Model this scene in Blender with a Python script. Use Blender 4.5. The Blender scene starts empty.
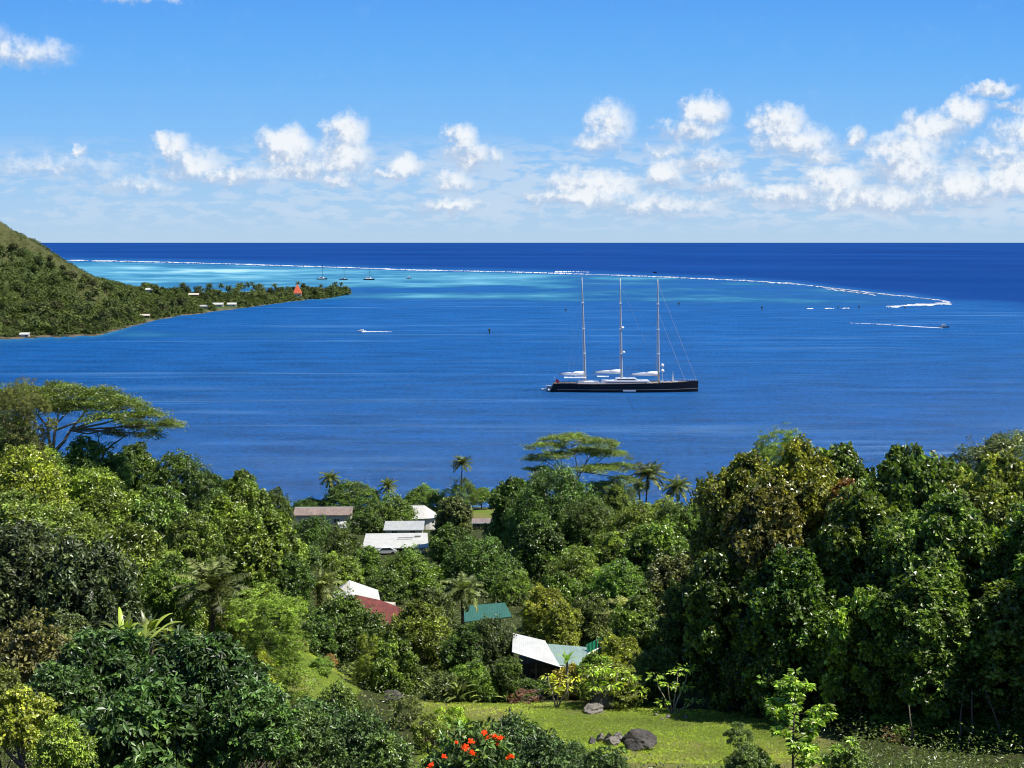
import bpy, math, random
import numpy as np
from mathutils import Vector, Matrix

C = bpy.context.scene.collection
R = math.radians
F = 1300.0; HY = 241.3; CZ = 79.0            # focal length in pixels, horizon row, eye height in metres
PITCH = math.atan((384 - HY) / F)

# ------------------------------------------------------------------ camera, sky, sun, exposure
cam_d = bpy.data.cameras.new('camera'); cam = bpy.data.objects.new('camera', cam_d); C.objects.link(cam)
cam.location = (0, 0, CZ); cam.rotation_euler = (math.pi / 2 - PITCH, 0, 0)
cam_d.sensor_width = 36; cam_d.lens = 36 * F / 1024; cam_d.clip_start = 0.5; cam_d.clip_end = 90000
bpy.context.scene.camera = cam
SUN_EL, SUN_AZ = R(58), R(97)                # azimuth clockwise from the view direction (+Y)
sd = bpy.data.lights.new('sun', 'SUN'); sun = bpy.data.objects.new('sun', sd); C.objects.link(sun)
sd.energy = 5.0; sd.angle = R(0.53); sd.color = (1.0, 0.95, 0.87)
sv = Vector((math.sin(SUN_AZ) * math.cos(SUN_EL), math.cos(SUN_AZ) * math.cos(SUN_EL), math.sin(SUN_EL)))
sun.rotation_euler = sv.to_track_quat('Z', 'Y').to_euler(); sun.location = (60, 0, 150)
sc = bpy.context.scene
sc.view_settings.view_transform = 'Standard'; sc.view_settings.look = 'None'
EXPO = 0.53; BGS = 0.05; sc.view_settings.exposure = EXPO; sc.view_settings.gamma = 1.0; sc.view_settings.use_curve_mapping = False
sc.cycles.max_bounces = 5; sc.cycles.diffuse_bounces = 2; sc.cycles.glossy_bounces = 2
sc.cycles.transparent_max_bounces = 4; sc.cycles.use_denoising = True; sc.cycles.pixel_filter_type = 'BLACKMAN_HARRIS'; sc.cycles.filter_width = 1.05


def ray(px, py):
    a = (px - 512) / F; b = (384 - py) / F
    cp, sp = math.cos(PITCH), math.sin(PITCH)
    return a, cp + b * sp, -sp + b * cp
def at(px, py, Y):                            # the point seen at (px, py) whose forward distance is Y
    x, y, z = ray(px, py); return Vector((x / y * Y, Y, CZ + z / y * Y))
def sea(px, py, h=0.0):
    x, y, z = ray(px, py); t = (h - CZ) / z; return Vector((x * t, y * t, h))
def X(px, Y): return (px - 512) / F * Y / 0.994 * 1.0
def lin(c): return tuple((v / 12.92 if v <= 0.04045 else ((v + 0.055) / 1.055) ** 2.4) for v in [k / 255 for k in c])

class NT:                                     # small helper that writes node trees
    def __init__(s, nt): s.nt = nt; nt.nodes.clear()
    def n(s, t, **k):
        o = s.nt.nodes.new('ShaderNode' + t)
        for a, b in k.items(): setattr(o, a, b)
        return o
    def put(s, sock, v):
        if isinstance(v, bpy.types.NodeSocket): s.nt.links.new(v, sock)
        elif v is not None: sock.default_value = v
    def m(s, op, a, b=None, c=None, clamp=False):
        o = s.n('Math', operation=op); o.use_clamp = clamp
        s.put(o.inputs[0], a); s.put(o.inputs[1], b); s.put(o.inputs[2], c); return o.outputs[0]
    def vm(s, op, a, b=None, out=0):
        o = s.n('VectorMath', operation=op); s.put(o.inputs[0], a); s.put(o.inputs[1], b); return o.outputs[out]
    def scale(s, a, f):
        o = s.n('VectorMath', operation='SCALE'); s.put(o.inputs[0], a); s.put(o.inputs['Scale'], f); return o.outputs[0]
    def mix(s, f, a, b, bt='MIX'):
        o = s.n('Mix', data_type='RGBA', blend_type=bt); o.clamp_factor = True
        s.put(o.inputs[0], f); s.put(o.inputs[6], a if not isinstance(a, tuple) else (*a[:3], 1)); s.put(o.inputs[7], b if not isinstance(b, tuple) else (*b[:3], 1)); return o.outputs[2]
    def noise(s, vec, sc_, det=3, rough=0.5, dim='3D', dist=0.0):
        o = s.n('TexNoise', noise_dimensions=dim); s.put(o.inputs['Vector'], vec); o.inputs['Scale'].default_value = sc_
        o.inputs['Detail'].default_value = det; o.inputs['Roughness'].default_value = rough; o.inputs['Distortion'].default_value = dist; return o.outputs[0]
    def mr(s, v, a, b, c=0.0, d=1.0, smooth=False):
        o = s.n('MapRange'); o.interpolation_type = 'SMOOTHSTEP' if smooth else 'LINEAR'; o.clamp = True
        for i, q in enumerate((v, a, b, c, d)): s.put(o.inputs[i], q)
        return o.outputs[0]
    def attr(s, name): return s.n('Attribute', attribute_name=name).outputs

# ---- world: Nishita sky with trade-wind cumulus in it
W = bpy.data.worlds.new('World'); sc.world = W; W.use_nodes = True
w = NT(W.node_tree)
sky = w.n('TexSky', sky_type='NISHITA'); sky.sun_disc = False; sky.sun_elevation = SUN_EL; sky.sun_rotation = SUN_AZ
sky.altitude = 0; sky.air_density = 1.0; sky.dust_density = 0.35; sky.ozone_density = 2.0
hs = w.n('HueSaturation'); hs.inputs['Saturation'].default_value = 1.05; hs.inputs['Value'].default_value = 1.0
w.put(hs.inputs['Color'], sky.outputs[0])
dirv = w.n('TexCoord').outputs['Generated']
sp = w.n('SeparateXYZ'); w.put(sp.inputs[0], dirv)
ay = w.m('MAXIMUM', w.m('ABSOLUTE', sp.outputs[1]), 0.12)
cu = w.n('CombineXYZ'); w.put(cu.inputs[0], w.m('DIVIDE', sp.outputs[0], ay)); w.put(cu.inputs[1], w.m('DIVIDE', sp.outputs[2], ay))
uv = cu.outputs[0]
# clear tropical air: the lowest twenty degrees of sky as they look over the open ocean
ev = w.m('DIVIDE', sp.outputs[2], ay); rp = w.n('ValToRGB'); w.put(rp.inputs[0], w.mr(ev, 0.0, 0.4)); er = rp.color_ramp
er.elements[0].position = 0; er.elements[0].color = (*lin((186, 214, 240)), 1); er.elements[1].position = 1; er.elements[1].color = (*lin((52, 128, 235)), 1)
for q, col in ((.08, (168, 208, 246)), (.20, (134, 194, 252)), (.34, (106, 180, 252)), (.50, (82, 160, 248))): k = er.elements.new(q); k.color = (*lin(col), 1)
SKYC = w.mix(w.mr(ev, 0.35, 0.9, 0.92, 0.0, True), w.mix(1.0, hs.outputs[0], (0.8, 1.0, 1.15), 'MULTIPLY'), w.scale(rp.outputs[0], 1 / (BGS * 2 ** EXPO)))
nz1 = w.n('TexNoise', noise_dimensions='2D'); w.put(nz1.inputs['Vector'], uv); nz1.inputs['Scale'].default_value = 42; nz1.inputs['Detail'].default_value = 8; nz1.inputs['Roughness'].default_value = 0.6
nz2 = w.n('TexNoise', noise_dimensions='2D'); w.put(nz2.inputs['Vector'], uv); nz2.inputs['Scale'].default_value = 130; nz2.inputs['Detail'].default_value = 6; nz2.inputs['Roughness'].default_value = 0.65
off = w.vm('SUBTRACT', nz1.outputs['Color'], (0.5, 0.5, 0.5)); off2 = w.vm('SUBTRACT', nz2.outputs['Color'], (0.5, 0.5, 0.5))
duv = w.vm('ADD', w.vm('ADD', uv, w.scale(off, 0.020)), w.scale(off2, 0.009))
# px, py, half width, half height, opacity
BL = [(18, 54, 66, 17, .62), (-8, 38, 26, 16, .4), (135, -3, 60, 8, .5),
      (172, 148, 20, 15, .85), (192, 165, 40, 18, .7), (288, 148, 30, 22, 1.05), (300, 168, 36, 14, .8), (345, 132, 24, 20, 1.05), (344, 156, 30, 22, .95),
      (235, 176, 60, 13, .6), (338, 181, 30, 9, .6), (80, 149, 8, 7, .6), (60, 168, 80, 14, .42), (130, 185, 60, 12, .45),
      (405, 168, 20, 14, .9), (392, 176, 24, 7, .7), (463, 139, 17, 18, 1.0), (468, 158, 26, 13, .95), (455, 182, 22, 14, .7), (450, 208, 40, 8, .75), (497, 155, 12, 8, .5),
      (611, 124, 26, 24, .75), (602, 145, 30, 14, .6), (595, 184, 48, 17, .95), (575, 200, 60, 10, .8), (664, 176, 22, 17, .95), (705, 112, 26, 18, 1.05), (690, 132, 42, 15, .8), (668, 150, 26, 8, .5),
      (705, 162, 40, 12, .7), (780, 122, 28, 18, 1.0), (795, 142, 44, 18, .9), (820, 158, 26, 10, .6), (853, 140, 13, 14, .9), (722, 183, 30, 16, .7),
      (835, 182, 32, 16, .95), (790, 196, 60, 14, .7), (525, 197, 14, 6, .7), (965, 112, 24, 18, 1.0), (935, 128, 36, 20, .95), (905, 150, 40, 20, .85), (905, 168, 46, 20, .9),
      (992, 90, 26, 9, .9), (1012, 107, 34, 6, .55), (1015, 176, 40, 28, 1.0), (960, 188, 60, 24, .85), (880, 200, 80, 16, .75), (1040, 130, 50, 20, .7), (1000, 152, 50, 14, .65),
      (650, 206, 90, 14, .6), (1090, 150, 60, 50, .9), (1200, 170, 90, 40, .9), (-90, 160, 60, 30, .8), (-200, 150, 70, 45, .9), (1350, 140, 90, 50, .9), (-340, 170, 90, 30, .8)]
dens = None; sly = None; sw = None
for px, py, rx, ry, op in BL:
    x, y, z = ray(px, py); cx, cy = x / y, z / y
    q = w.vm('MULTIPLY', w.vm('SUBTRACT', duv, (cx, cy, 0)), (F / rx / 1.25, F / ry / 1.25, 0))
    L = w.vm('LENGTH', q, out=1)
    d = w.m('MULTIPLY_ADD', L, -op, op); d = w.m('MAXIMUM', d, 0.0)
    qs = w.vm('DOT_PRODUCT', q, (0.35, 1.0, 0), out=1)
    t = w.m('MULTIPLY', d, qs)
    dens = d if dens is None else w.m('SMOOTH_MAX', dens, d, 0.05)
    sly = t if sly is None else w.m('ADD', sly, t); sw = d if sw is None else w.m('ADD', sw, d)
lit = w.m('DIVIDE', sly, w.m('ADD', sw, 0.02))
fine = w.m('SUBTRACT', nz2.outputs[0], 0.5); mid = w.m('SUBTRACT', nz1.outputs[0], 0.5)
dn = w.m('ADD', dens, w.m('ADD', w.m('MULTIPLY', mid, 0.55), w.m('MULTIPLY', fine, 0.26)))
dn = w.m('SUBTRACT', dn, 0.05)
cov = w.m('MULTIPLY', w.mr(dn, -0.06, 0.62, 0, 0.97, True), w.mr(dens, 0.02, 0.18))
elev = w.m('DIVIDE', sp.outputs[2], ay)
# low bank of broken distant cloud
mp = w.vm('MULTIPLY', uv, (1.0, 3.4, 1)); lowc = w.noise(mp, 48, 6, 0.55, '2D'); lowb = w.noise(uv, 9, 3, 0.5, '2D')
lb = w.m('ADD', w.m('MULTIPLY', lowc, 0.7), w.m('MULTIPLY', lowb, 0.45))
band = w.m('MULTIPLY', w.mr(lb, 0.50, 0.66, 0, 0.55, True), w.m('MULTIPLY', w.mr(elev, 0.004, 0.02), w.mr(elev, 0.082, 0.058)))
right = w.mr(cu.outputs[0].node.inputs[0].links[0].from_socket, -0.35, 0.25, 0.7, 1.3)
band = w.m('MULTIPLY', band, right)
bright = w.mr(w.m('ADD', w.m('MULTIPLY', lit, 1.5), w.m('ADD', w.m('MULTIPLY', fine, 2.6), w.m('ADD', w.m('MULTIPLY', mid, 2.2), w.m('MULTIPLY', dens, 1.1)))), -0.35, 1.15, 0, 1, True)
CW = 0.80 / (BGS * 2 ** EXPO)
cloudc = w.mix(bright, (0.60 * CW, 0.74 * CW, 0.97 * CW), (1.12 * CW, 1.17 * CW, 1.22 * CW))
s1 = w.mix(band, SKYC, (0.80 * CW, 0.93 * CW, 1.10 * CW))
s2 = w.mix(cov, s1, cloudc)
bg = w.n('Background'); bg.inputs['Strength'].default_value = BGS; w.put(bg.inputs[0], s2)
wo = w.n('OutputWorld'); w.put(wo.inputs[0], bg.outputs[0])
W.cycles.sampling_method = 'MANUAL'; W.cycles.sample_map_resolution = 1024

# ------------------------------------------------------------------ object helpers
def tag(o, label=None, cat=None, group=None, kind=None):
    if label: o['label'] = label
    if cat: o['category'] = cat
    if group: o['group'] = group
    if kind: o['kind'] = kind
    return o
def obj(name, me, mat=None, parent=None):
    if mat is not None:
        me.materials.clear()
        for q in (mat if isinstance(mat, (list, tuple)) else [mat]): me.materials.append(q)
    o = bpy.data.objects.new(name, me); C.objects.link(o)
    if parent is not None: o.parent = parent
    return o
def empty(name, loc=(0, 0, 0), rz=0.0):
    o = bpy.data.objects.new(name, None); C.objects.link(o); o.location = loc; o.rotation_euler = (0, 0, rz); o.empty_display_size = 0.3; return o
def npmesh(name, V, Fq, attrs=None, smooth=False):
    """V (n,3) float array, Fq (m,k) int array of faces with k corners each"""
    V = np.asarray(V, dtype=np.float32); Fq = np.asarray(Fq, dtype=np.int32)
    me = bpy.data.meshes.new(name); me.vertices.add(len(V)); me.vertices.foreach_set('co', V.ravel())
    m, k = Fq.shape; me.loops.add(m * k); me.loops.foreach_set('vertex_index', Fq.ravel())
    me.polygons.add(m); me.polygons.foreach_set('loop_start', np.arange(0, m * k, k, dtype=np.int32))
    try: me.polygons.foreach_set('loop_total', np.full(m, k, dtype=np.int32))
    except Exception: pass
    me.polygons.foreach_set('use_smooth', np.full(m, smooth, dtype=bool))
    for a, v in (attrs or {}).items():
        at_ = me.attributes.new(a, 'FLOAT', 'POINT'); at_.data.foreach_set('value', np.asarray(v, dtype=np.float32))
    me.update(calc_edges=True); return me

class MB:                                     # collects boxes, tubes and loose polygons into one mesh
    def __init__(s): s.V = []; s.Fc = []
    def poly(s, pts):
        b = len(s.V); s.V += [tuple(p) for p in pts]; s.Fc.append(tuple(range(b, b + len(pts)))); return s
    def box(s, c, d, rz=0.0):
        b = len(s.V); cs, sn = math.cos(rz), math.sin(rz)
        for dz in (-1, 1):
            for dx, dy in ((-1, -1), (1, -1), (1, 1), (-1, 1)):
                x, y = dx * d[0] / 2, dy * d[1] / 2
                s.V.append((c[0] + x * cs - y * sn, c[1] + x * sn + y * cs, c[2] + dz * d[2] / 2))
        s.Fc += [tuple(b + i for i in f) for f in ((3, 2, 1, 0), (4, 5, 6, 7), (0, 1, 5, 4), (1, 2, 6, 5), (2, 3, 7, 6), (3, 0, 4, 7))]; return s
    def prism(s, pts, off):                   # a flat polygon thickened by a vector
        n = len(pts); b = len(s.V); s.V += [tuple(p) for p in pts] + [tuple(Vector(p) + Vector(off)) for p in pts]
        s.Fc.append(tuple(range(b, b + n))); s.Fc.append(tuple(range(b + 2 * n - 1, b + n - 1, -1)))
        for i in range(n): j = (i + 1) % n; s.Fc.append((b + j, b + i, b + n + i, b + n + j))
        return s
    def tube(s, pts, rs, k=6, cap=True):
        pts = [Vector(p) for p in pts]; n = len(pts)
        if not hasattr(rs, '__len__'): rs = [rs] * n
        b = len(s.V); u = None
        for i, p in enumerate(pts):
            t = (pts[min(i + 1, n - 1)] - pts[max(i - 1, 0)]).normalized()
            if u is None: u = t.cross(Vector((0.31, 0.87, 0.17))).normalized()
            u = (u - t * u.dot(t)).normalized(); v = t.cross(u)
            for j in range(k):
                a = 2 * math.pi * j / k; s.V.append(tuple(p + (u * math.cos(a) + v * math.sin(a)) * rs[i]))
        for i in range(n - 1):
            for j in range(k):
                s.Fc.append((b + i * k + j, b + i * k + (j + 1) % k, b + (i + 1) * k + (j + 1) % k, b + (i + 1) * k + j))
        if cap: s.Fc.append(tuple(b + j for j in range(k))[::-1]); s.Fc.append(tuple(b + (n - 1) * k + j for j in range(k)))
        return s
    def lathe(s, prof, c=(0, 0, 0), k=12):
        b = len(s.V)
        for r, z in prof:
            for j in range(k): a = 2 * math.pi * j / k; s.V.append((c[0] + r * math.cos(a), c[1] + r * math.sin(a), c[2] + z))
        for i in range(len(prof) - 1):
            for j in range(k): s.Fc.append((b + i * k + j, b + i * k + (j + 1) % k, b + (i + 1) * k + (j + 1) % k, b + (i + 1) * k + j))
        s.Fc.append(tuple(b + j for j in range(k))[::-1]); s.Fc.append(tuple(b + (len(prof) - 1) * k + j for j in range(k))); return s
    def mesh(s, name, smooth=False):
        me = bpy.data.meshes.new(name); me.from_pydata(s.V, [], s.Fc); me.update()
        if smooth: me.polygons.foreach_set('use_smooth', [True] * len(me.polygons))
        return me
    def build(s, name, mat, parent=None, smooth=False): return obj(name, s.mesh(name, smooth), mat, parent)

# ------------------------------------------------------------------ materials
def mat(name, col, rough=0.7, spec=0.5, metal=0.0, nscale=None, namt=0.25, bump=0.0, bscale=None, coords='Object'):
    m = bpy.data.materials.new(name); m.use_nodes = True; t = NT(m.node_tree)
    p = t.n('BsdfPrincipled'); o = t.n('OutputMaterial'); t.put(o.inputs[0], p.outputs[0])
    p.inputs['Roughness'].default_value = rough; p.inputs['Specular IOR Level'].default_value = spec; p.inputs['Metallic'].default_value = metal
    vec = t.n('TexCoord').outputs[coords]
    if nscale:
        n1 = t.noise(vec, nscale, 5, 0.6); n2 = t.noise(vec, nscale * 0.17, 3, 0.5)
        f = t.mr(t.m('ADD', t.m('MULTIPLY', n1, 0.6), t.m('MULTIPLY', n2, 0.6)), 0.35, 0.85)
        t.put(p.inputs['Base Color'], t.mix(f, tuple(c * (1 - namt) for c in col), tuple(min(1, c * (1 + namt)) for c in col)))
    else: p.inputs['Base Color'].default_value = (*col, 1)
    if bump:
        b = t.n('Bump'); b.inputs['Strength'].default_value = bump; b.inputs['Distance'].default_value = 0.1
        t.put(b.inputs['Height'], t.noise(vec, bscale or nscale or 5, 6, 0.65)); t.put(p.inputs['Normal'], b.outputs[0])
    return m

def leaf_mat(name, rough=0.5, trans=0.3, tip=(1.5, 1.35, 0.6), warm=0.25, spec=0.4, amp=4.6, lo=0.55):
    """leaf colour = the plant's own colour, varied leaf by leaf, with glints and inner crown shade painted in (v) and with young or old leaves (tip)"""
    m = bpy.data.materials.new(name); m.use_nodes = True; t = NT(m.node_tree)
    base = t.n('ObjectInfo').outputs['Color']; v = t.attr('v')[2]; tp = t.attr('tip')[2]
    br = t.m('MULTIPLY_ADD', t.m('POWER', v, 1.9), amp, lo)  # wide brightness spread: natural variation plus painted sun glints
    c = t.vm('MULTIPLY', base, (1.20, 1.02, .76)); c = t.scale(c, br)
    c2 = t.mix(t.m('MULTIPLY', tp, warm), c, t.vm('MULTIPLY', c, tip))
    p = t.n('BsdfPrincipled'); t.put(p.inputs['Base Color'], c2); p.inputs['Roughness'].default_value = rough; p.inputs['Specular IOR Level'].default_value = spec
    tr = t.n('BsdfTranslucent'); t.put(tr.inputs[0], t.vm('MULTIPLY', c2, (1.5, 1.6, 0.7)))
    mx = t.n('MixShader'); mx.inputs[0].default_value = trans; t.put(mx.inputs[1], p.outputs[0]); t.put(mx.inputs[2], tr.outputs[0])
    o = t.n('OutputMaterial'); t.put(o.inputs[0], mx.outputs[0]); return m
M = {}
M['leaf'] = leaf_mat('leaf', 0.37, 0.27, warm=0.8, spec=.6)
M['gloss'] = leaf_mat('glossy leaf', 0.42, 0.2, warm=0.7, spec=0.5)
M['palm'] = leaf_mat('palm leaf', 0.5, 0.22, tip=(2.4, 1.8, 1.2), warm=1.0, spec=0.35)
M['farleaf'] = leaf_mat('distant leaf', 0.7, 0.2, warm=0.5, spec=0.15, amp=1.7, lo=0.75)
M['bark'] = mat('bark', (0.13, 0.105, 0.08), 0.9, 0.2, nscale=6, namt=0.45, bump=0.6)
M['palebark'] = mat('pale bark', (0.30, 0.26, 0.21), 0.85, 0.2, nscale=5, namt=0.35, bump=0.4)

# ------------------------------------------------------------------ numpy noise
def _h(i, j, s):
    n = (i.astype(np.int64) * 374761393 + j.astype(np.int64) * 668265263 + s * 1442695041) & 0x7fffffff
    n = ((n ^ (n >> 13)) * 1274126177) & 0x7fffffff; return ((n ^ (n >> 16)) & 0xffff) / 65535.0
def vnoise(x, y, s=0):
    x = np.asarray(x, float); y = np.asarray(y, float); i = np.floor(x); j = np.floor(y); fx = x - i; fy = y - j
    fx = fx * fx * (3 - 2 * fx); fy = fy * fy * (3 - 2 * fy); i = i.astype(np.int64); j = j.astype(np.int64)
    a = _h(i, j, s); b = _h(i + 1, j, s); c = _h(i, j + 1, s); d = _h(i + 1, j + 1, s)
    return (a * (1 - fx) + b * fx) * (1 - fy) + (c * (1 - fx) + d * fx) * fy
def fbm(x, y, s=0, o=4):
    t = 0; a = 1; n = 0
    for k in range(o): t = t + a * vnoise(x * 2 ** k, y * 2 ** k, s + k * 7); n += a; a *= 0.55
    return t / n
def sst(a, b, x): t = np.clip((np.asarray(x, float) - a) / (b - a), 0, 1); return t * t * (3 - 2 * t)

# ------------------------------------------------------------------ the near hillside
PY = [-40, 0, 20, 35, 60, 78, 85, 100, 115, 160, 200, 250, 300, 320, 340, 365, 379, 386, 400, 470]
PZ = [80, 76.6, 66.5, 60, 51.5, 46.2, 44.9, 41.9, 38, 31, 25, 18, 12, 8, 4.5, 2.4, 0.6, -1, -4, -9]
def ground(x, y):
    x = np.asarray(x, float); y = np.asarray(y, float)
    z = np.interp(y, PY, PZ)
    left = sst(22, 52, -x - 0.02 * y) * sst(45, 105, y) * (1 - sst(190, 330, y)) * 13
    right = sst(26, 60, x) * sst(95, 140, y) * (1 - sst(240, 360, y)) * 8
    n = (fbm(x / 14, y / 14, 3) - 0.5) * 2.2 * sst(0, 30, y) * (1 - 0.6 * sst(300, 380, y))
    flat = lawn(x, y); pxx = 512 + x / np.maximum(y, 1) * F
    z = z + 4.2 * np.exp(-((pxx - 285) / 60) ** 2 - ((y - 110) / 14) ** 2)
    return z + left + right + n * (1 - 0.75 * flat)
def lawn(x, y):                               # mown grass below the houses, the open patch on the left, the green by the shore
    px = 512 + x / np.maximum(y, 1) * F
    a = sst(392, 432, px) * (1 - sst(800, 890, px)) * sst(70, 73, y) * (1 - sst(103, 109, y + np.maximum(0, (px - 600)) * 0.03))
    b = np.exp(-(((px - 300) / 75) ** 2 + ((y - 106) / 17) ** 2) * 1.6)
    c = sst(468, 476, px) * (1 - sst(520, 530, px)) * sst(322, 328, y) * (1 - sst(374, 378, y))
    return np.clip(a + sst(.3, .5, b) + c, 0, 1)

def fan(us, ys):
    U, Yg = np.meshgrid(us, ys); nx = len(us); ny = len(ys); i = np.arange(nx * ny).reshape(ny, nx)
    Fq = np.stack([i[:-1, :-1], i[:-1, 1:], i[1:, 1:], i[1:, :-1]], -1).reshape(-1, 4); return U, Yg, Fq
gx = np.concatenate([np.linspace(-420, -90, 40, endpoint=False), np.linspace(-90, 90, 180, endpoint=False), np.linspace(90, 420, 41)])
gy = np.concatenate([np.linspace(-60, 130, 190, endpoint=False), np.linspace(130, 470, 170)])
GX, GY, GF = fan(gx, gy); GZ = ground(GX, GY)
me = npmesh('hillside', np.stack([GX, GY, GZ], -1).reshape(-1, 3), GF, {'lawn': lawn(GX, GY).ravel()}, True)
m = bpy.data.materials.new('hillside soil and grass'); m.use_nodes = True; t = NT(m.node_tree); p = t.n('BsdfPrincipled')
gp = t.n('NewGeometry').outputs[0]
n1 = t.noise(gp, 0.9, 6, 0.65); n2 = t.noise(gp, 0.13, 4, 0.6); n3 = t.noise(gp, 7.0, 4, 0.7)
grass = t.mix(t.mr(n1, .3, .7), (0.085, 0.12, 0.018), (0.15, 0.175, 0.035)); grass = t.mix(t.mr(n3, .35, .7), grass, (0.12, 0.19, 0.022))
grass = t.mix(t.mr(n2, .47, .62, 0, .8), grass, (0.17, 0.15, 0.06))
soil = t.mix(t.mr(n1, .35, .65), (0.045, 0.042, 0.020), (0.042, 0.062, 0.016))
lw = t.mr(t.m('ADD', t.attr('lawn')[2], t.m('MULTIPLY', t.m('SUBTRACT', n1, .5), 0.7)), .35, .65)
t.put(p.inputs['Base Color'], t.mix(lw, soil, grass)); p.inputs['Roughness'].default_value = 0.95; p.inputs['Specular IOR Level'].default_value = 0.1
b = t.n('Bump'); b.inputs['Strength'].default_value = 0.9; b.inputs['Distance'].default_value = 0.25; t.put(b.inputs['Height'], t.m('ADD', n1, t.m('MULTIPLY', n3, .4))); t.put(p.inputs['Normal'], b.outputs[0])
o_ = t.n('OutputMaterial'); t.put(o_.inputs[0], p.outputs[0])
tag(obj('ground', me, m), kind='structure')

# ------------------------------------------------------------------ the far headland
NS = [(-500, 350), (-300, 345), (-120, 341), (0, 338), (60, 337), (100, 334), (130, 326), (165, 318), (200, 313), (240, 308), (290, 302), (330, 297.5), (348, 294.5)]
NSP = np.array([[sea(a, b).x / sea(a, b).y * F + 512, sea(a, b).y] for a, b in NS])
def yn(px): return np.interp(px, NSP[:, 0], NSP[:, 1]) + (fbm(px / 14.0, px * 0, 5, 3) - .5) * 50
WD = ([-500, -300, 0, 60, 100, 150, 200, 300, 335, 350], [1500, 1400, 1000, 850, 700, 560, 420, 190, 90, 25])
HH = ([-500, -300, -100, 0, 15, 30, 45, 60, 80, 100, 130, 160, 200, 300, 350], [340, 250, 154, 103, 90, 81, 70, 57, 43, 32, 20, 12, 6, 3, 1])
def headland(px, Y):
    Yn = yn(px); Wd = np.interp(px, *WD); tt = (Y - Yn) / Wd
    H = np.interp(px, *HH)
    hill = sst(0.04, 0.58, tt) * (1 - sst(0.62, 1.0, tt))
    gul = (fbm(px / 60.0, Y / 160.0, 9, 4) - 0.5)
    shore = sst(-0.03, 0.05, tt) * 2.6 - 2.2 * (1 - sst(-0.10, 0.0, tt)) - 0.3
    z = shore * (1 - sst(0.9, 1.03, tt) * 1.9) + H * hill * (1 + 0.45 * gul * (1 - sst(.45, .58, tt)))
    return np.where(px > 349, -2.5, z), tt
us = (np.linspace(-500, 352, 430) - 512) / F; ys = np.linspace(930, 2700, 330)
U, Yg, Fh = fan(us, ys); PXg = 512 + U * F; Zh, Th = headland(PXg, Yg)
brown = sst(.52, .72, fbm(PXg / 45.0 + 3, Yg / 170.0, 21, 4) + 0.16 * np.exp(-((PXg - 40) / 60) ** 2) - 0.25 * (PXg > 110)) * sst(.12, .3, Th)
me = npmesh('headland', np.stack([U * Yg, Yg, Zh], -1).reshape(-1, 3), Fh, {'brown': brown.ravel()}, True)
m = bpy.data.materials.new('headland grass'); m.use_nodes = True; t = NT(m.node_tree); p = t.n('BsdfPrincipled'); gp = t.n('NewGeometry').outputs[0]
n1 = t.noise(gp, 0.06, 6, .65); zz = t.n('SeparateXYZ'); t.put(zz.inputs[0], gp)
c = t.mix(t.mr(n1, .35, .65), (0.045, 0.07, 0.024), (0.075, 0.105, 0.034)); c = t.mix(t.attr('brown')[2], c, t.mix(t.mr(n1, .35, .7), (0.06, 0.068, 0.024), (0.085, 0.085, 0.032)))
c = t.mix(t.mr(zz.outputs[2], 0.3, 2.0, 1, 0), c, t.mix(t.mr(n1, .45, .52), (0.03, 0.035, 0.02), (0.13, 0.10, 0.07)))  # low shore band: bare brown mixed with painted dark for shadow
t.put(p.inputs['Base Color'], c); p.inputs['Roughness'].default_value = 0.95; p.inputs['Specular IOR Level'].default_value = 0.1
o_ = t.n('OutputMaterial'); t.put(o_.inputs[0], p.outputs[0]); tag(obj('hills', me, m), kind='structure')

# ------------------------------------------------------------------ the sea: depth of water over the reef shelf kept as an attribute
RF = [(-300, 258), (70, 260.5), (151, 262), (243, 264.4), (290, 266), (356, 268), (407, 270), (505, 272), (575, 274), (620, 275.5), (660, 277), (742, 280.5), (795, 284), (820, 287), (854, 291), (880, 294), (916, 297.5), (944, 301), (950, 303)]
RF2 = [(950, 303), (940, 304), (923, 304.8), (905, 305.6), (889, 307)]
rfx = [a for a, _ in RF]; rfy = [b for _, b in RF]
inv = np.linspace(1 / 330.0, 1 / 75000.0, 620) ; ysea = 1 / inv
us = np.concatenate([np.linspace(-1.3, -.5, 30, endpoint=False), np.linspace(-.5, .5, 420, endpoint=False), np.linspace(.5, 1.3, 31)])
U, Yg, Fs = fan(us, ysea); px = 512 + U * F; py = HY + (CZ / Yg) * F + 0.0
wob = (fbm(px / 30.0, py / 4.0, 31, 3) - .5) * 2.0
ry = np.interp(px, rfx, rfy); inner = np.interp(px, [-300, 60, 130, 330, 370, 440, 520, 600, 700, 800, 870, 950], [330, 330, 312, 300, 297, 299, 300, 303, 305, 307, 307, 304])
ins = sst(0.0, 1.2, py + wob * .5 - ry) * (1 - sst(-7, 3, py + wob * 2 - inner)) * (px < 955)
base = np.interp(px, [60, 250, 430, 545, 580, 700, 850, 950], [.62, .58, .54, .42, .22, .17, .15, .2])
pat = fbm(px / 70.0, py / 2.6, 41, 4); pat2 = fbm(px / 25.0, py / 1.2, 47, 3)
sh = ins * np.clip(base + (pat - .5) * .9 + (pat2 - .5) * .35, .06, .9)
def blob(cx, cy, rx, r_y, amt):
    global sh
    sh = sh + amt * np.exp(-(((px - cx) / rx) ** 2 + ((py + wob - cy) / r_y) ** 2) ** 1.5)
blob(500, 277, 45, 3.0, .22); blob(450, 283, 90, 2.5, .12); blob(100, 268, 60, 3, .2); blob(215, 270, 50, 2.2, .35); blob(440, 289.5, 150, 3.4, -.5); blob(425, 296.8, 110, 2.2, .30)
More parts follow.
